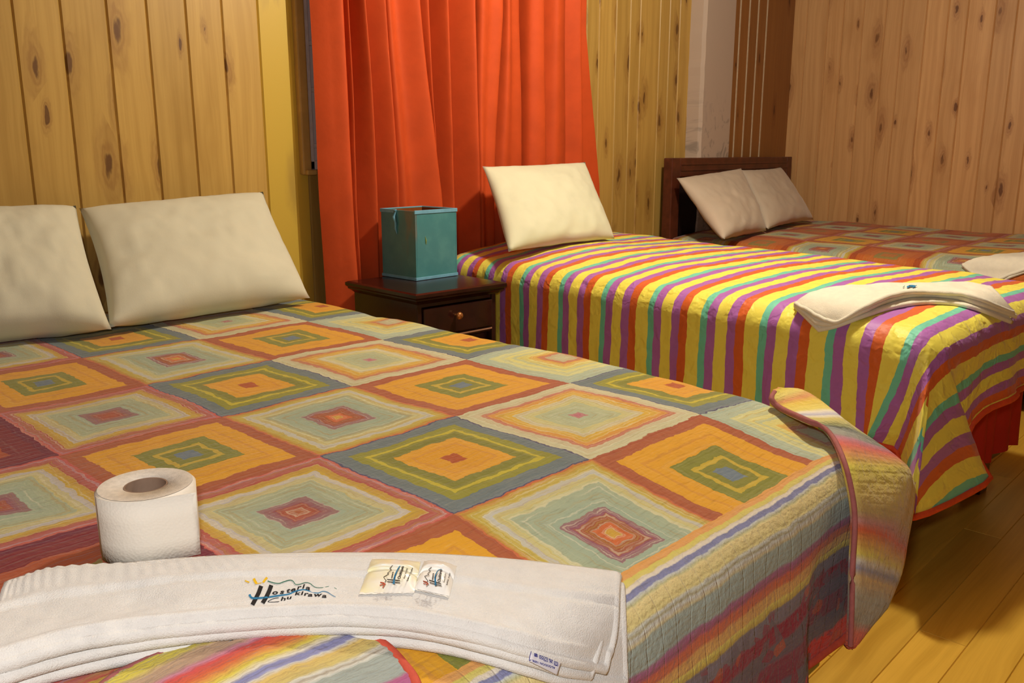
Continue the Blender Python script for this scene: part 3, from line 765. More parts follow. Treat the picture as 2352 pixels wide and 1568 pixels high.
# ------------------------------------------------------------------ pillows
def pillow(name, TL, TR, BR, BL, thick, mat, label, seed, group=None, pinch=.05):
    TL, TR, BR, BL = map(Vector, (TL, TR, BR, BL))
    n0 = ((TR-TL)+(BR-BL)).cross((BL-TL)+(BR-TR)).normalized()
    if n0.y > 0: n0 = -n0
    ns, nt_ = 44, 32; mb = MB()
    for side in (1, -1):
        rows = []; us = []
        for i in range(nt_+1):
            row = []
            for j in range(ns+1):
                s, t = j/ns*2-1, i/nt_*2-1
                ss = s*(1-pinch*(1-t*t)*s*s); tt = t*(1-pinch*1.3*(1-s*s)*t*t)
                p = TL.lerp(TR, (ss+1)/2).lerp(BL.lerp(BR, (ss+1)/2), (tt+1)/2)
                e = (max(0, 1-abs(s)**2.6)*max(0, 1-abs(t)**2.6))
                if 0 < i < nt_ and 0 < j < ns: e = max(e, .0015)
                h = thick*.5*e**.45*(1+.15*t)
                w = .006*fbm(s*2.2+seed, t*2.2, seed*.7)+.0045*fbm(s*6+seed, t*4, 2)
                w += .005*math.sin((s*1.2+t*.35+.15*fbm(s*2, t*2, seed))*9)*sstep(.55, .95, t)*(1-abs(t)**8)
                row.append(p+n0*side*(h+w*min(1, e*3)))
            rows.append(row); us.append([(j/ns, i/nt_) for j in range(ns+1)])
        mb.grid(rows, us)
    o = mb.build(name, mat, None, smooth=True, merge=1e-4)
    recalc(o); tag(o, label, 'pillow', group)
    return o
def px_pillow(tl, tr, br, bl, yt, zb):
    return atY(*tl, yt), atY(*tr, yt+.004), atZ(*br, zb), atZ(*bl, zb)
pl1 = pillow('pillow', *px_pillow((182, 478), (604, 440), (712, 684), (252, 752), 2.505, .625), .15, M['pillow'], 'cream pillow nearest the curtain, leaning on the pine wall over the foreground bed', 1.3)
pl2 = pillow('pillow', *px_pillow((-230, 480), (174, 472), (256, 756), (-200, 800), 2.50, .622), .16, M['pillow'], 'cream pillow cut off by the left edge of the photo, beside another pillow', 4.1)
pl3 = pillow('pillow', *px_pillow((1108, 382), (1344, 372), (1412, 548), (1168, 578), 2.335, .708), .11, M['pillow2'], 'single ivory pillow on the striped bed, leaning against the orange curtain', 7.7)
pl4 = pillow('pillow', *px_pillow((1554, 409), (1702, 386), (1760, 530), (1662, 550), 2.425, .650), .12, M['pillow3'], 'left pillow of the pair on the dark headboard bed, showing its lit side edge', 2.9)
pl5 = pillow('pillow', *px_pillow((1700, 390), (1793, 384), (1868, 504), (1762, 527), 2.455, .655), .10, M['pillow3'], 'right pillow of the pair on the dark headboard bed, beside the corner', 5.6)

# ------------------------------------------------------------------ nightstand
ns = empty('nightstand', (1.87, 2.2, 0), 'dark varnished wooden nightstand between the foreground bed and striped bed', 'nightstand')
nx0, nx1, ny0, ny1, nz = 1.69, 2.07, 1.995, 2.388, .62
mb = MB(); prof = [(0, 0), (0, -.010), (-.006, -.016), (-.006, -.020), (-.016, -.028), (-.022, -.034)]
rows = []
for d, dz in [(-.06, 0)]+[(-.008, 0), (-.002, -.003)]+[(p[0], p[1]-.004) for p in prof]:
    a, b, c, e = nx0-d, nx1+d, ny0-d, ny1+d
    rows.append([(a, c, nz+dz), (b, c, nz+dz), (b, e, nz+dz), (a, e, nz+dz)])
mb.grid(rows, closed=True); mb.add(rows[0], [(0, 1, 2, 3)]); mb.add(rows[-1], [(3, 2, 1, 0)])
recalc(mb.build('top', M['dark'], ns, merge=1e-5))
bx0, bx1, by0, by1 = nx0+.025, nx1-.025, ny0+.028, ny1-.015
mb = MB()
mb.box(bx0, bx0+.018, by0, by1, .0, .584); mb.box(bx1-.018, bx1, by0, by1, .0, .584)
mb.box(bx0+.018, bx1-.018, by1-.012, by1, .05, .584)
for z in (.06, .455, .568): mb.box(bx0+.018, bx1-.018, by0+.004, by1-.012, z, z+.016)
mb.build('carcass', M['dark'], ns, bevel=.002)
dr = MB(); dr.box(bx0+.021, bx1-.021, by0-.008, by0+.3, .474, .566); dro = dr.build('drawer', M['dark'], ns, bevel=.004)
kx, kz = 1.862, .532
kb = MB(); rows = []
for r, d in ((.004, .0), (.004, .010), (.009, .014), (.0125, .020), (.011, .026), (.006, .029), (.001, .030)):
    rows.append([(kx+r*math.cos(2*math.pi*k/20), by0-.008-d, kz+r*math.sin(2*math.pi*k/20)) for k in range(20)])
kb.grid(rows, closed=True); recalc(kb.build('knob', M['knob'], dro, smooth=True))
dr = MB(); dr.box(bx0+.021, bx1-.021, by0+.02, by0+.3, .08, .452); dr.build('drawer', M['dark'], ns, bevel=.004)
ch = MB(); ch.box(bx0+.02, bx1-.02, by0-.004, by0+.004, .463, .4695); ch.build('worn_edge', M['chip'], ns, bevel=.002)
ns.rotation_euler.z = math.radians(-3)
# box on it
bx = empty('square_box', (1.96, 2.33, nz), 'teal square open-topped box with brown inside, standing on the nightstand', 'box')
qx0, qx1, qy0, qy1, qz1 = 1.862, 2.049, 2.217, 2.398, .853
th = .006
def panel(x0, x1, y0, y1): 
    m_ = MB(); m_.box(x0, x1, y0, y1, nz+.002, qz1); return m_.build('panel', M['teal'], bx, bevel=.001)
panel(qx0, qx0+th, qy0, qy1); panel(qx1-th, qx1, qy0, qy1); panel(qx0+th, qx1-th, qy0, qy0+th); panel(qx0+th, qx1-th, qy1-th, qy1)
m_ = MB(); i0 = th+.001
m_.box(qx0+i0, qx0+i0+.002, qy0+i0, qy1-i0, nz+.006, qz1-.002); m_.box(qx1-i0-.002, qx1-i0, qy0+i0, qy1-i0, nz+.006, qz1-.002)
m_.box(qx0+i0, qx1-i0, qy0+i0, qy0+i0+.002, nz+.006, qz1-.002); m_.box(qx0+i0, qx1-i0, qy1-i0-.002, qy1-i0, nz+.006, qz1-.002)
m_.box(qx0+i0, qx1-i0, qy0+i0, qy1-i0, nz+.002, nz+.006); m_.build('lining', M['boxin'], bx)
m_ = MB(); e = .0025; hgt = .010
for z0, z1_ in ((nz+.001, nz+.001+hgt), (qz1-hgt, qz1+.002)):
    m_.box(qx0-e, qx1+e, qy0-e, qy0+.003, z0, z1_); m_.box(qx0-e, qx0+.003, qy0+.003, qy1+e, z0, z1_) if z0 < .7 else m_.box(qx0-e, qx0+.003, 2.315, qy1+e, z0, z1_)
    m_.box(qx1-.003, qx1+e, qy0+.003, qy1+e, z0, z1_); m_.box(qx0+.003, qx1-.003, qy1-.003, qy1+e, z0, z1_)
    m_.build('edge_tape', M['tealedge'], bx, bevel=.001); m_ = MB()
m_ = MB(); pl = [(qx0-.004, 2.315, .852), (qx0-.007, 2.32, .83), (qx0-.005, 2.313, .81), (qx0-.004, 2.317, .79), (qx0-.002, 2.311, .772)]
tube(m_, pl, [.005, .006, .004, .0045, .001], 8); m_.build('torn_strip', M['tealedge'], bx, smooth=True)
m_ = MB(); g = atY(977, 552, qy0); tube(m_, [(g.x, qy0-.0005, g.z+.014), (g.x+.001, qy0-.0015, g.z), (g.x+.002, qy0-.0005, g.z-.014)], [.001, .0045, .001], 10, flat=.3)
M['glint'] = plain('painted_glint_yellow', '#b5c46a', .4); m_.build('painted_glint', M['glint'], bx, smooth=True)  # pale yellow spot painting the glint on the box's front face

# ------------------------------------------------------------------ toilet roll
rx, ry, rr, rh = .381, .939, .0535, .075
zb = quiltZ(rx, ry)+.002
roll = empty('toilet_roll', (rx, ry, zb), 'white toilet paper roll standing upright on the foreground patchwork quilt', 'toilet roll')
ri = .0235
mb = MB(); c = .003
lathe(mb, [(ri, zb), (rr-.004, zb), (rr, zb+.004), (rr, zb+rh*.5), (rr, zb+rh-c), (rr-c, zb+rh)], rx, ry, 64)
recalc(mb.build('paper', M['paper'], roll, smooth=True)).modifiers.new('edge', 'EDGE_SPLIT').split_angle = math.radians(50)
mb = MB(); lathe(mb, [(ri, zb+rh-.004), (ri+.001, zb+rh-.0005), (rr-c, zb+rh+.0004)], rx, ry, 64)
for k in range(4): pass
recalc(mb.build('wound_end', M['paperend'], roll, smooth=True))
mb = MB(); lathe(mb, [(ri, zb+.001), (ri, zb+rh-.001), (ri-.0018, zb+rh-.001), (ri-.0018, zb+.001), (ri, zb+.001)], rx, ry, 48)
recalc(mb.build('core', M['card'], roll, smooth=True)).modifiers.new('edge', 'EDGE_SPLIT').split_angle = math.radians(50)
# the free end of the paper leaves the roll tangentially
view = math.atan2(-ry, -rx)                      # direction from roll towards the camera
mb = MB(); prof = []
a0 = view+math.radians(-70)
for k in range(20): a = lerp(a0, view+math.radians(4), k/19); prof.append((rx+(rr+.0008)*math.cos(a), ry+(rr+.0008)*math.sin(a)))
a = view+math.radians(4); tx, ty = -math.sin(a), math.cos(a)
for k in range(1, 9): q = k/8*.046; prof.append((prof[19][0]+tx*q, prof[19][1]+ty*q))
rows = [[(x, y, z) for x, y in prof] for z in (zb+.002, zb+rh*.33, zb+rh*.66, zb+rh+.001)]
mb.grid(rows, [[(i*.1, z) for i in range(len(prof))] for z in range(4)])
ls = mb.build('loose_sheet', M['paper'], roll, smooth=True); s = ls.modifiers.new('th', 'SOLIDIFY'); s.thickness = .0008; s.offset = 1

# ------------------------------------------------------------------ towels
def slab_from(mb, topf, nsx, nty, th, edge=.5):
    """closed cushion-edged slab: topf(s,t)->Vector on upper face"""
    top = [[topf(i/nsx, j/nty) for j in range(nty+1)] for i in range(nsx+1)]
    bot = [[p-Vector((0, 0, th)) for p in r] for r in top]
    mb.grid(top); mb.grid(bot)
    ring = [(i, 0) for i in range(nsx+1)]+[(nsx, j) for j in range(1, nty+1)]+[(i, nty) for i in range(nsx-1, -1, -1)]+[(0, j) for j in range(nty-1, 0, -1)]
    ctr = sum((top[i][j] for i, j in ring), Vector())/len(ring)
    loops = [[], [], [], [], []]; N = len(ring)
    rp = [top[i][j] for i, j in ring]
    sgn = 1 if sum(a.x*b.y-b.x*a.y for a, b in zip(rp, rp[1:]+rp[:1])) > 0 else -1
    for idx, (i, j) in enumerate(ring):
        p = top[i][j]; a = top[ring[(idx+1) % N][0]][ring[(idx+1) % N][1]]; b = top[ring[idx-1][0]][ring[idx-1][1]]
        tg = a-b; nn = Vector((tg.y, -tg.x, 0))
        if nn.length < 1e-9: nn = p-ctr
        nn.normalize()
        nn *= sgn
        for q, (o_, dz) in enumerate(((0, 0), (.35, .12), (.5, .5), (.35, .88), (0, 1))):
            loops[q].append(p+nn*(o_*th*edge*2)-Vector((0, 0, dz*th)))
    mb.grid(loops, closed=True)
tow = empty('folded_towel', atZ(700, 1350, .62), 'large folded white towel with a stitched logo lying across the foreground bed', 'towel')
far = [(20, 1326), (120, 1301), (300, 1285), (450, 1273), (600, 1266), (800, 1263), (1000, 1266), (1200, 1280), (1417, 1306)]
frT = [(-40, 1520), (60, 1494), (180, 1466), (340, 1434), (520, 1414), (700, 1405), (860, 1405), (990, 1420), (1110, 1446), (1220, 1478), (1300, 1500), (1388, 1516)]
def dense(pl, n): return catmull(pl, n)
def bump_top(s, t):
    z = .0016*fbm(s*9, t*4, 1.7)
    z += .0060*math.exp(-((s-.15)/.10)**2)*math.sin(t*7.0+1.0)*.7          # soft dents at the left
    z += -.0055*math.exp(-((s-.27)/.045)**2-((t-.62)/.16)**2)
    if t < .30: z += .0008*math.cos(s*2*math.pi*44)*sstep(.62, .30, s)*sstep(.30, .24, t)   # ribbed band
    z += .0020*math.exp(-((t-.32)/.035)**2)-.0022*math.exp(-((t-.38)/.03)**2)
    z += .0030*math.exp(-((t-.93)/.05)**2)
    return z
SX, TY = 170, 44
A_ = dense(far, SX); B_ = dense(frT, SX)
TH = .013
def top_pt(s, t):
    i = s*SX; k = min(int(i), SX-1); f = i-k
    a = [lerp(A_[k][q], A_[k+1][q], f) for q in (0, 1)]; b = [lerp(B_[k][q], B_[k+1][q], f) for q in (0, 1)]
    b[0] = b[0]+(16*math.sin(math.pi*t)*(s > .93)*((s-.93)/.07))
    tt = t
    px, py = lerp(a[0], b[0], tt), lerp(a[1], b[1], tt)
    p = hit(px, py, TH*2.9, t0=.35, t1=1.6)
    p.z += bump_top(s, t)-.004*sstep(.12, 0, t)-.004*sstep(.95, 1, t)
    return p
def lay_pts(frpl, lift, s0=0, s1=1, inset=6):
    B2 = dense(frpl, SX)
    def f(s, t):
        k = min(SX, int(round(s*SX))); a, b = A_[k], B2[k]
        return hit(lerp(a[0]+0, b[0], t), lerp(a[1]+inset, b[1], t), lift, t0=.35, t1=1.6)
    return f
mb = MB(); slab_from(mb, top_pt, SX, TY, TH, .42); recalc(mb.build('top_layer', M['towel'], tow, smooth=True))
frM = [(-40, 1560), (60, 1526), (180, 1494), (340, 1462), (520, 1440), (700, 1430), (860, 1430), (990, 1444), (1110, 1472), (1220, 1504), (1290, 1528), (1352, 1538)]
mb = MB(); slab_from(mb, lay_pts(frM, TH*1.95), SX, 10, TH*.95, .5); recalc(mb.build('middle_layer', M['towel'], tow, smooth=True))
frB = [(-40, 1585), (60, 1552), (180, 1522), (340, 1490), (520, 1466), (700, 1456), (860, 1457), (990, 1470), (1110, 1496), (1220, 1530), (1300, 1552), (1432, 1556)]
A_b = A_
def bot_f():
    B2 = dense(frB, SX); Aq = dense([(p[0]+(8 if p[0] > 1300 else 0), p[1]+(30 if p[0] > 1300 else 8)) for p in far], SX)
    def f(s, t):
        k = min(SX, int(round(s*SX))); a, b = Aq[k], B2[k]
        return hit(lerp(a[0], b[0], t), lerp(a[1], b[1], t), TH*.98, t0=.35, t1=1.6)
    return f
mb = MB(); slab_from(mb, bot_f(), SX, 10, TH*.9, .5); recalc(mb.build('bottom_layer', M['towel'], tow, smooth=True))
# projecting marks on to the towel's upper face
from bisect import bisect
def towel_top(px, py, lift=.0006):
    # invert the (s,t) -> pixel map
    s = .5; t = .5
    for _ in range(25):
        k = max(0, min(SX-1, int(s*SX))); f = s*SX-k
        a = [lerp(A_[k][q], A_[k+1][q], f) for q in (0, 1)]; b = [lerp(B_[k][q], B_[k+1][q], f) for q in (0, 1)]
        t = (py-a[1])/(b[1]-a[1]); cx_ = lerp(a[0], b[0], t)
        s += (px-cx_)/(b[0]-a[0]+1e3)*.0+(px-cx_)/1440; s = max(0, min(1, s))
    p = top_pt(s, max(0, min(1, t)))
    # stay on the viewing ray while hugging the face
    r = ray(px, py); d = (p-CAM).length
    q = CAM+r*((p.z-CZ)/r.z)
    q.z += lift
    return q
def ribbon(mb, pl, w, proj, mi=0, n=None):
    """stroke given in photo pixels, laid on a surface"""
    n = n or max(8, len(pl)*5); c = catmull(pl, n); rows = []
    for i, p in enumerate(c):
        a, b = c[max(0, i-1)], c[min(n, i+1)]
        dx, dy = b[0]-a[0], b[1]-a[1]; l = math.hypot(dx, dy) or 1
        ww = (w(i/n) if callable(w) else w)/2
        rows.append([proj(p[0]-dy/l*ww, p[1]+dx/l*ww), proj(p[0]+dy/l*ww, p[1]-dx/l*ww)])
    mb.grid(rows, mi=mi)
def text_px(mb, s, ox, oy, ux, uy, vx, vy, proj, mi=0):
    """lettering: font outlines, 1 unit of height -> pixel vectors u (along) and v (up)"""
    cu = bpy.data.curves.new('lettering', 'FONT'); cu.body = s; cu.resolution_u = 3; cu.offset = .035
    ob = bpy.data.objects.new('lettering', cu); COL.objects.link(ob)
    bpy.context.view_layer.update()
    me = bpy.data.meshes.new_from_object(ob.evaluated_get(bpy.context.evaluated_depsgraph_get()))
    vs = [proj(ox+v.co.x*ux+v.co.y*vx, oy+v.co.x*uy+v.co.y*vy) for v in me.vertices]
    mb.add(vs, [tuple(p.vertices) for p in me.polygons], None, mi)
    w = max((v.co.x for v in me.vertices), default=0)
    bpy.data.objects.remove(ob); bpy.data.meshes.remove(me); bpy.data.curves.remove(cu)
    return w
def LP(x, y): return (550+x/9.408, 1310+y/9.408)      # logo measured in an enlarged view
mb = MB(); TT = towel_top
ribbon(mb, [LP(470, 340), LP(420, 480), LP(360, 600), LP(280, 750)], 9.5, TT, 0)
ribbon(mb, [LP(690, 325), LP(640, 460), LP(570, 600), LP(500, 712)], 9.5, TT, 0)
ribbon(mb, [LP(215, 525), LP(270, 600), LP(420, 605), LP(650, 580), LP(850, 550), LP(1060, 520), LP(1200, 460), LP(1350, 425), LP(1450, 435), LP(1580, 480), LP(1700, 495), LP(1800, 460), LP(1900, 475), LP(2000, 540), LP(2080, 580)], lambda k: lerp(5.5, 1.2, k**.7), TT, 1)
for a, b, w in (((120, 225), (215, 265), 3), ((310, 180), (370, 290), 6), ((600, 160), (510, 270), 5), ((350, 298), (480, 275), 1.8)): ribbon(mb, [LP(*a), LP((a[0]+b[0])/2-6, (a[1]+b[1])/2), LP(*b)], w, TT, 2)
ribbon(mb, [LP(610, 235), LP(740, 275), LP(860, 285), LP(960, 250), LP(1090, 215), LP(1160, 240), LP(1210, 305), LP(1300, 305), LP(1430, 268), LP(1530, 290), LP(1640, 370), LP(1800, 378), LP(1930, 352), LP(2030, 370), LP(2100, 410)], lambda k: 2.2-1.0*k, TT, 3)
base = [(700, 520), (890, 505), (1010, 480), (1100, 468), (1230, 420), (1370, 385), (1420, 420)]
for chx, (x, y), ang in zip('osteria', [(700, 525), (870, 515), (1010, 490), (1100, 470), (1235, 425), (1350, 400), (1425, 425)], (0, -2, -8, -14, -18, -10, 12)):
    c_, s_ = math.cos(math.radians(ang)), math.sin(math.radians(ang)); h_ = 19
    p = LP(x, y); text_px(mb, chx, p[0], p[1], 1.25*h_*c_, 1.25*h_*s_*.6, .25*h_, -h_*.78, TT, 0)
ribbon(mb, [LP(850, 600), LP(760, 610), LP(660, 650), LP(620, 685), LP(740, 690), LP(860, 680)], 1.5, TT, 0)
for chx, (x, y), ang in zip('hukirawa', [(885, 660), (1010, 635), (1190, 545), (1320, 535), (1385, 550), (1475, 570), (1600, 570), (1780, 590)], (-4, -10, -8, 0, 4, 0, -2, 6)):
    c_, s_ = math.cos(math.radians(ang)), math.sin(math.radians(ang)); h_ = 17
    p = LP(x, y); text_px(mb, chx, p[0], p[1], 1.4*h_*c_, 1.4*h_*s_*.6, .25*h_, -h_*.72, TT, 0)
lg = mb.build('stitched_logo', [M['ink'], M['blue'], M['yellow'], M['green']], tow)
# care label on the front edge
lbpx = lambda x, y: (1190+x/16, 1470+y/16)
def lab_pt(x, y):
    px, py = lbpx(x, y)
    p = hit(px, py, TH*2.1, t0=.3, t1=1.6)
    return p-ray(px, py).normalized()*.006
rows = []
c4 = [(500, 385), (1610, 760), (1450, 1285), (400, 760)]
for j in range(9):
    t_ = j/8; rows.append([lab_pt(lerp(lerp(c4[0][0], c4[1][0], s_), lerp(c4[3][0], c4[2][0], s_), t_), lerp(lerp(c4[0][1], c4[1][1], s_), lerp(c4[3][1], c4[2][1], s_), t_)) for s_ in [i/16 for i in range(17)]])
mb = MB(); mb.grid(rows); cl = mb.build('care_label', M['label'], tow, smooth=True); s = cl.modifiers.new('th', 'SOLIDIFY'); s.thickness = .0006; s.offset = 0
def lab2(px, py): q = lab_pt((px-1190)*16, (py-1470)*16); return q-ray(px, py).normalized()*.0012
mb = MB()
# printed upside down as it lies
dx, dy = math.cos(math.radians(198.5)), math.sin(math.radians(198.5))
p = lbpx(1355, 985); text_px(mb, 'ALGODON 100%', p[0], p[1], 7.3*dx, 7.3*dy, .5, 7.0, lab2)
def sq(x, y, r, cross, tri=False, circ=False):
    q = [(-r, -r), (r, -r), (r, r), (-r, r), (-r, -r)] if not tri else [(-r, -r), (r, -r*.7), (0, r), (-r, -r)]
    for a, b in zip(q, q[1:]): ribbon(mb, [lbpx(x+a[0], y+a[1]+a[0]*.33), lbpx(x+b[0], y+b[1]+b[0]*.33)], 1.2, lab2, n=2)
    if cross:
        for a, b in (((-r, -r), (r, r)), ((r, -r), (-r, r))): ribbon(mb, [lbpx(x+a[0], y+a[1]+a[0]*.33), lbpx(x+b[0], y+b[1]+b[0]*.33)], 1.0, lab2, n=2)
    if circ: ribbon(mb, [lbpx(x+r*.6*math.cos(k*math.pi/5), y+r*.6*math.sin(k*math.pi/5)) for k in range(11)], 1.2, lab2, n=20)
sq(655, 545, 52, True, circ=True); sq(850, 625, 58, True); sq(1015, 695, 72, False, circ=True); sq(1205, 765, 68, True, tri=True); sq(1395, 860, 66, False); sq(1395, 868, 36, False)
ribbon(mb, [lbpx(485, 395), lbpx(420, 640), lbpx(415, 740), lbpx(480, 710)], 1.6, lab2)
ribbon(mb, [lbpx(1240, 640), lbpx(1400, 690), lbpx(1580, 765)], 1.4, lab2)
mb.build('care_print', M['navy'], cl)

# ---- sachets on the towel
def sachet(name, c, lift, hgt, mat, label, marks, seam):
    """c: four photo pixels TL,TR,BR,BL"""
    base_ = [towel_top(*q, 0) for q in c]; ctr = sum(base_, Vector())/4
    root = empty(name, ctr, label, 'sachet', 'toiletry sachets on the towel')
    def pos(s, t, z):
        px = lerp(lerp(c[0][0], c[1][0], s), lerp(c[3][0], c[2][0], s), t); py = lerp(lerp(c[0][1], c[1][1], s), lerp(c[3][1], c[2][1], s), t)
        q = towel_top(px, py, 0); q.z += z; return q
    def hh(s, t):
        e = max(0, 1-abs(2*s-1)**3)*max(0, 1-abs(2*t-1)**3)
        return .0014+lift+hgt*e**.7+.0006*fbm(s*5, t*5, c[0][0])*min(1, e*2)
    n = 18; mb = MB()
    mb.grid([[pos(i/n, j/n, hh(i/n, j/n)) for i in range(n+1)] for j in range(n+1)])
    mb.grid([[pos(i/n, j/n, .0012) for i in range(n+1)] for j in range(n+1)])
    o = recalc(mb.build('pouch', mat, root, smooth=True, merge=2e-4))
    mb = MB()
    for k in range(2):
        t0_, t1_ = (-.02, .06) if k == 0 else (.95, 1.03)
        mb.grid([[pos(i/n, lerp(t0_, t1_, j/2), lift*.3+.0016+.0005*(j == 1)+.0003*math.sin(i*2.1)) for i in range(n+1)] for j in range(3)])
    mb.build('seal', M['film'], root, smooth=True)
    # marks: projected on the swollen face
    def pj(px, py):
        q = towel_top(px, py, 0); r = ray(px, py)
        # find s,t roughly by bilinear inverse
        ex_ = (c[1][0]-c[0][0], c[1][1]-c[0][1]); ey_ = (c[3][0]-c[0][0], c[3][1]-c[0][1]); d = (px-c[0][0], py-c[0][1])
        det = ex_[0]*ey_[1]-ex_[1]*ey_[0]
        s_ = (d[0]*ey_[1]-d[1]*ey_[0])/det; t_ = (ex_[0]*d[1]-ex_[1]*d[0])/det
        z = hh(max(0, min(1, s_)), max(0, min(1, t_)))+.0009
        q = CAM+r*((q.z+z-CZ)/r.z)
        return q
    mb = MB(); marks(mb, pj); mb.build('printed_logo', [M['ink'], M['blue'], M['redink']], root)
    return root
def S(x, y): return (820+x/9.408, 1270+y/9.408)
def marks1(mb, pj):
    ribbon(mb, [S(650, 565), S(790, 575), S(930, 590)], 1.8, pj, 0); ribbon(mb, [S(650, 612), S(790, 622), S(930, 637)], 1.8, pj, 0)
    ribbon(mb, [S(790, 665), S(800, 580), S(830, 460), S(890, 330), S(950, 260), S(1020, 240), S(1060, 255)], lambda k: lerp(6.0, .8, k**.6), pj, 1)
    for q in ([(600, 625), (630, 590)], [(630, 590), (580, 525), (590, 505), (680, 450), (660, 430), (740, 360), (710, 330), (790, 240)]): ribbon(mb, [S(*a) for a in q], 1.3, pj, 0)
    for q in ([(590, 640), (500, 628)], [(590, 660), (490, 692)], [(600, 675), (550, 745)], [(570, 650), (620, 665)]): ribbon(mb, [S(*a) for a in q], 2.0, pj, 2)
    p = S(760, 545); text_px(mb, 'osteria', p[0], p[1], 1.2, -5.6, -5.5, -.3, pj)
    p = S(930, 555); text_px(mb, 'Chukirawa', p[0], p[1], 2.0, -6.6, -9.0, -.6, pj)
    p = S(1095, 600); text_px(mb, 'Quilotoa - Ecuador', p[0], p[1], 1.6, -3.9, -4.4, -.3, pj)
    p = S(1030, 545); text_px(mb, 'Fono: 032 812', p[0], p[1], 1.2, -4.0, -4.2, -.3, pj)
def marks2(mb, pj):
    ribbon(mb, [S(1555, 578), S(1680, 615), S(1815, 655)], 1.7, pj, 0); ribbon(mb, [S(1565, 625), S(1690, 665), S(1825, 700)], 1.7, pj, 0)
    ribbon(mb, [S(1700, 695), S(1690, 600), S(1690, 500), S(1720, 420), S(1760, 365), S(1820, 345), S(1840, 365)], lambda k: lerp(5.4, .7, k**.6), pj, 1)
    for q in ([(1510, 630), (1530, 595)], [(1530, 595), (1465, 505), (1480, 490), (1550, 465), (1530, 440), (1585, 385), (1550, 355), (1610, 300)]): ribbon(mb, [S(*a) for a in q], 1.2, pj, 0)
    for q in ([(1510, 620), (1425, 598)], [(1510, 640), (1430, 655)], [(1525, 660), (1490, 700)], [(1500, 630), (1545, 665)]): ribbon(mb, [S(*a) for a in q], 1.8, pj, 2)
    p = S(1640, 580); text_px(mb, 'osteria', p[0], p[1], .9, -5.7, -5.5, -1.0, pj)
    p = S(1795, 625); text_px(mb, 'Chukirawa', p[0], p[1], 1.0, -6.3, -9.0, -2.0, pj)
    p = S(1950, 690); text_px(mb, 'Quilotoa - Ecuador', p[0], p[1], .9, -3.6, -3.8, -.8, pj)
    p = S(1890, 630); text_px(mb, 'Fono: 032 812', p[0], p[1], .7, -3.6, -3.8, -.8, pj)
sachet('shampoo_sachet', [(854, 1287), (966, 1294), (952, 1363), (826, 1366)], .0008, .007, M['film2'], 'larger sachet with yellowish contents and printed logo, left of the pair on the towel', marks1, 0)
sachet('soap_sachet', [(974, 1293), (1049, 1304), (1032, 1374), (952, 1356)], .0012, .010, M['film'], 'smaller clear sachet holding a white soap, right of the pair on the towel', marks2, 0)

# ---- towel on the striped bed
def towel_layers(root, far, fronts, surf, th, mat, sx=90, names=('top_layer', 'middle_layer', 'bottom_layer')):
    A2 = catmull(far, sx); n = len(fronts)
    for q, fr in enumerate(fronts):
        B2 = catmull(fr, sx); lift = th*(n-q)
        def f(s, t, B2=B2, lift=lift, q=q):
            k = min(sx, int(round(s*sx))); a, b = A2[k], B2[k]
            p = hit(lerp(a[0], b[0], t), lerp(a[1]+q*3, b[1], t), lift, surf, .8, 6)
            p.z += .003*fbm(s*7, t*3, q+2.2)*(q == 0)
            return p
        mb = MB(); slab_from(mb, f, sx, 12, th*.96, .5); recalc(mb.build(names[q], mat, root, smooth=True))
tw2 = empty('folded_towel', (2.25, .75, .70), 'long folded ivory towel draped over the foot of the striped bed', 'towel')
far2 = [(1828, 692), (1870, 668), (1930, 656), (2010, 651), (2100, 648), (2190, 647), (2245, 650), (2275, 655)]
f1 = [(1893, 728), (1925, 733), (1975, 705), (2030, 680), (2100, 665), (2190, 668), (2250, 680), (2330, 712)]
f2 = [(1876, 736), (1915, 738), (1980, 710), (2030, 688), (2100, 672), (2190, 676), (2250, 692), (2336, 722)]
f3 = [(1882, 752), (1925, 742), (1990, 718), (2040, 702), (2110, 690), (2180, 690), (2240, 702), (2322, 734)]
towel_layers(tw2, far2, [f1, f2, f3], q2Z, .0125, M['towel2'])
def q2top(px, py): return hit(px, py, .0405, q2Z, .8, 6)
mb = MB()
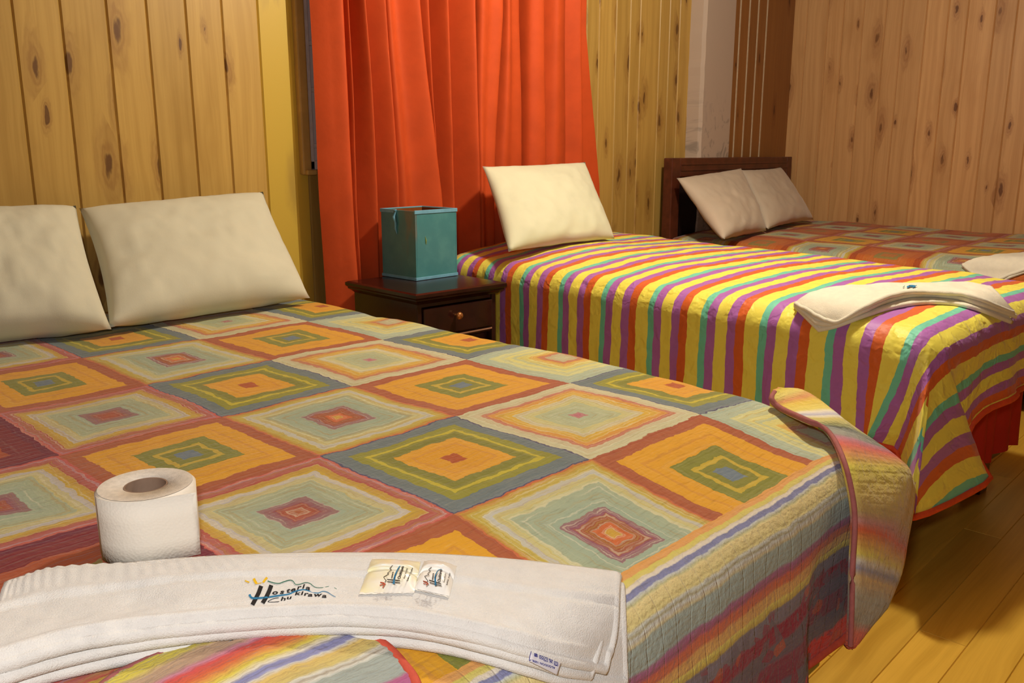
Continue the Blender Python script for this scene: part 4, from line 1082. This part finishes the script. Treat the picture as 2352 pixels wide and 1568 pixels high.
ribbon(mb, [(2083, 659), (2092, 656), (2103, 657)], 4, q2top, 1); ribbon(mb, [(2096, 660), (2106, 655)], 1.5, q2top, 1); ribbon(mb, [(2074, 660), (2078, 656)], 1.5, q2top, 3); ribbon(mb, [(2087, 660), (2090, 655)], 2, q2top, 0)
mb.build('stitched_logo', [M['ink'], M['blue'], M['yellow'], M['green']], tw2)
# ---- towel on the far bed
tw3 = empty('folded_towel', (3.9, .9, .66), 'pale folded towel on the far patchwork bed, cut by the right edge of the photo', 'towel')
far3 = [(2213, 604), (2235, 594), (2275, 586), (2330, 580), (2400, 576), (2480, 574)]
g1 = [(2222, 612), (2250, 632), (2290, 638), (2330, 622), (2400, 600), (2480, 594)]
g2 = [(2236, 626), (2258, 640), (2292, 643), (2332, 627), (2402, 606), (2482, 600)]
towel_layers(tw3, far3, [g1, g2], q3Z, .016, M['towel2'], 50, ('top_layer', 'bottom_layer'))

# ------------------------------------------------------------------ light, camera, world
def lamp(name, loc, power, col, rad):
    l = bpy.data.lights.new(name, 'POINT'); l.energy = power; l.color = col; l.shadow_soft_size = rad
    o = bpy.data.objects.new(name, l); COL.objects.link(o); o.location = loc; return o
lamp('ceiling_bulb', (2.25, 1.15, 2.25), 62, (1.0, .95, .82), .07)
lamp('camera_flash', (-.03, .02, 1.16), 18.5, (1.0, .98, .96), .035)
wd = bpy.data.worlds.new('night'); SC.world = wd; wd.use_nodes = True
wd.node_tree.nodes['Background'].inputs[0].default_value = (.5, .42, .38, 1); wd.node_tree.nodes['Background'].inputs[1].default_value = .4
cam = bpy.data.cameras.new('camera'); cam.sensor_width = 36; cam.lens = F/2352*36; cam.clip_start = .02
co = bpy.data.objects.new('camera', cam); COL.objects.link(co); co.location = CAM
co.rotation_euler = (math.pi/2-PIT, 0, -HEAD); SC.camera = co
SC.view_settings.view_transform = 'Standard'; SC.view_settings.look = 'None'; SC.view_settings.gamma = 1
SC.view_settings.use_curve_mapping = False; SC.view_settings.exposure = 1.0
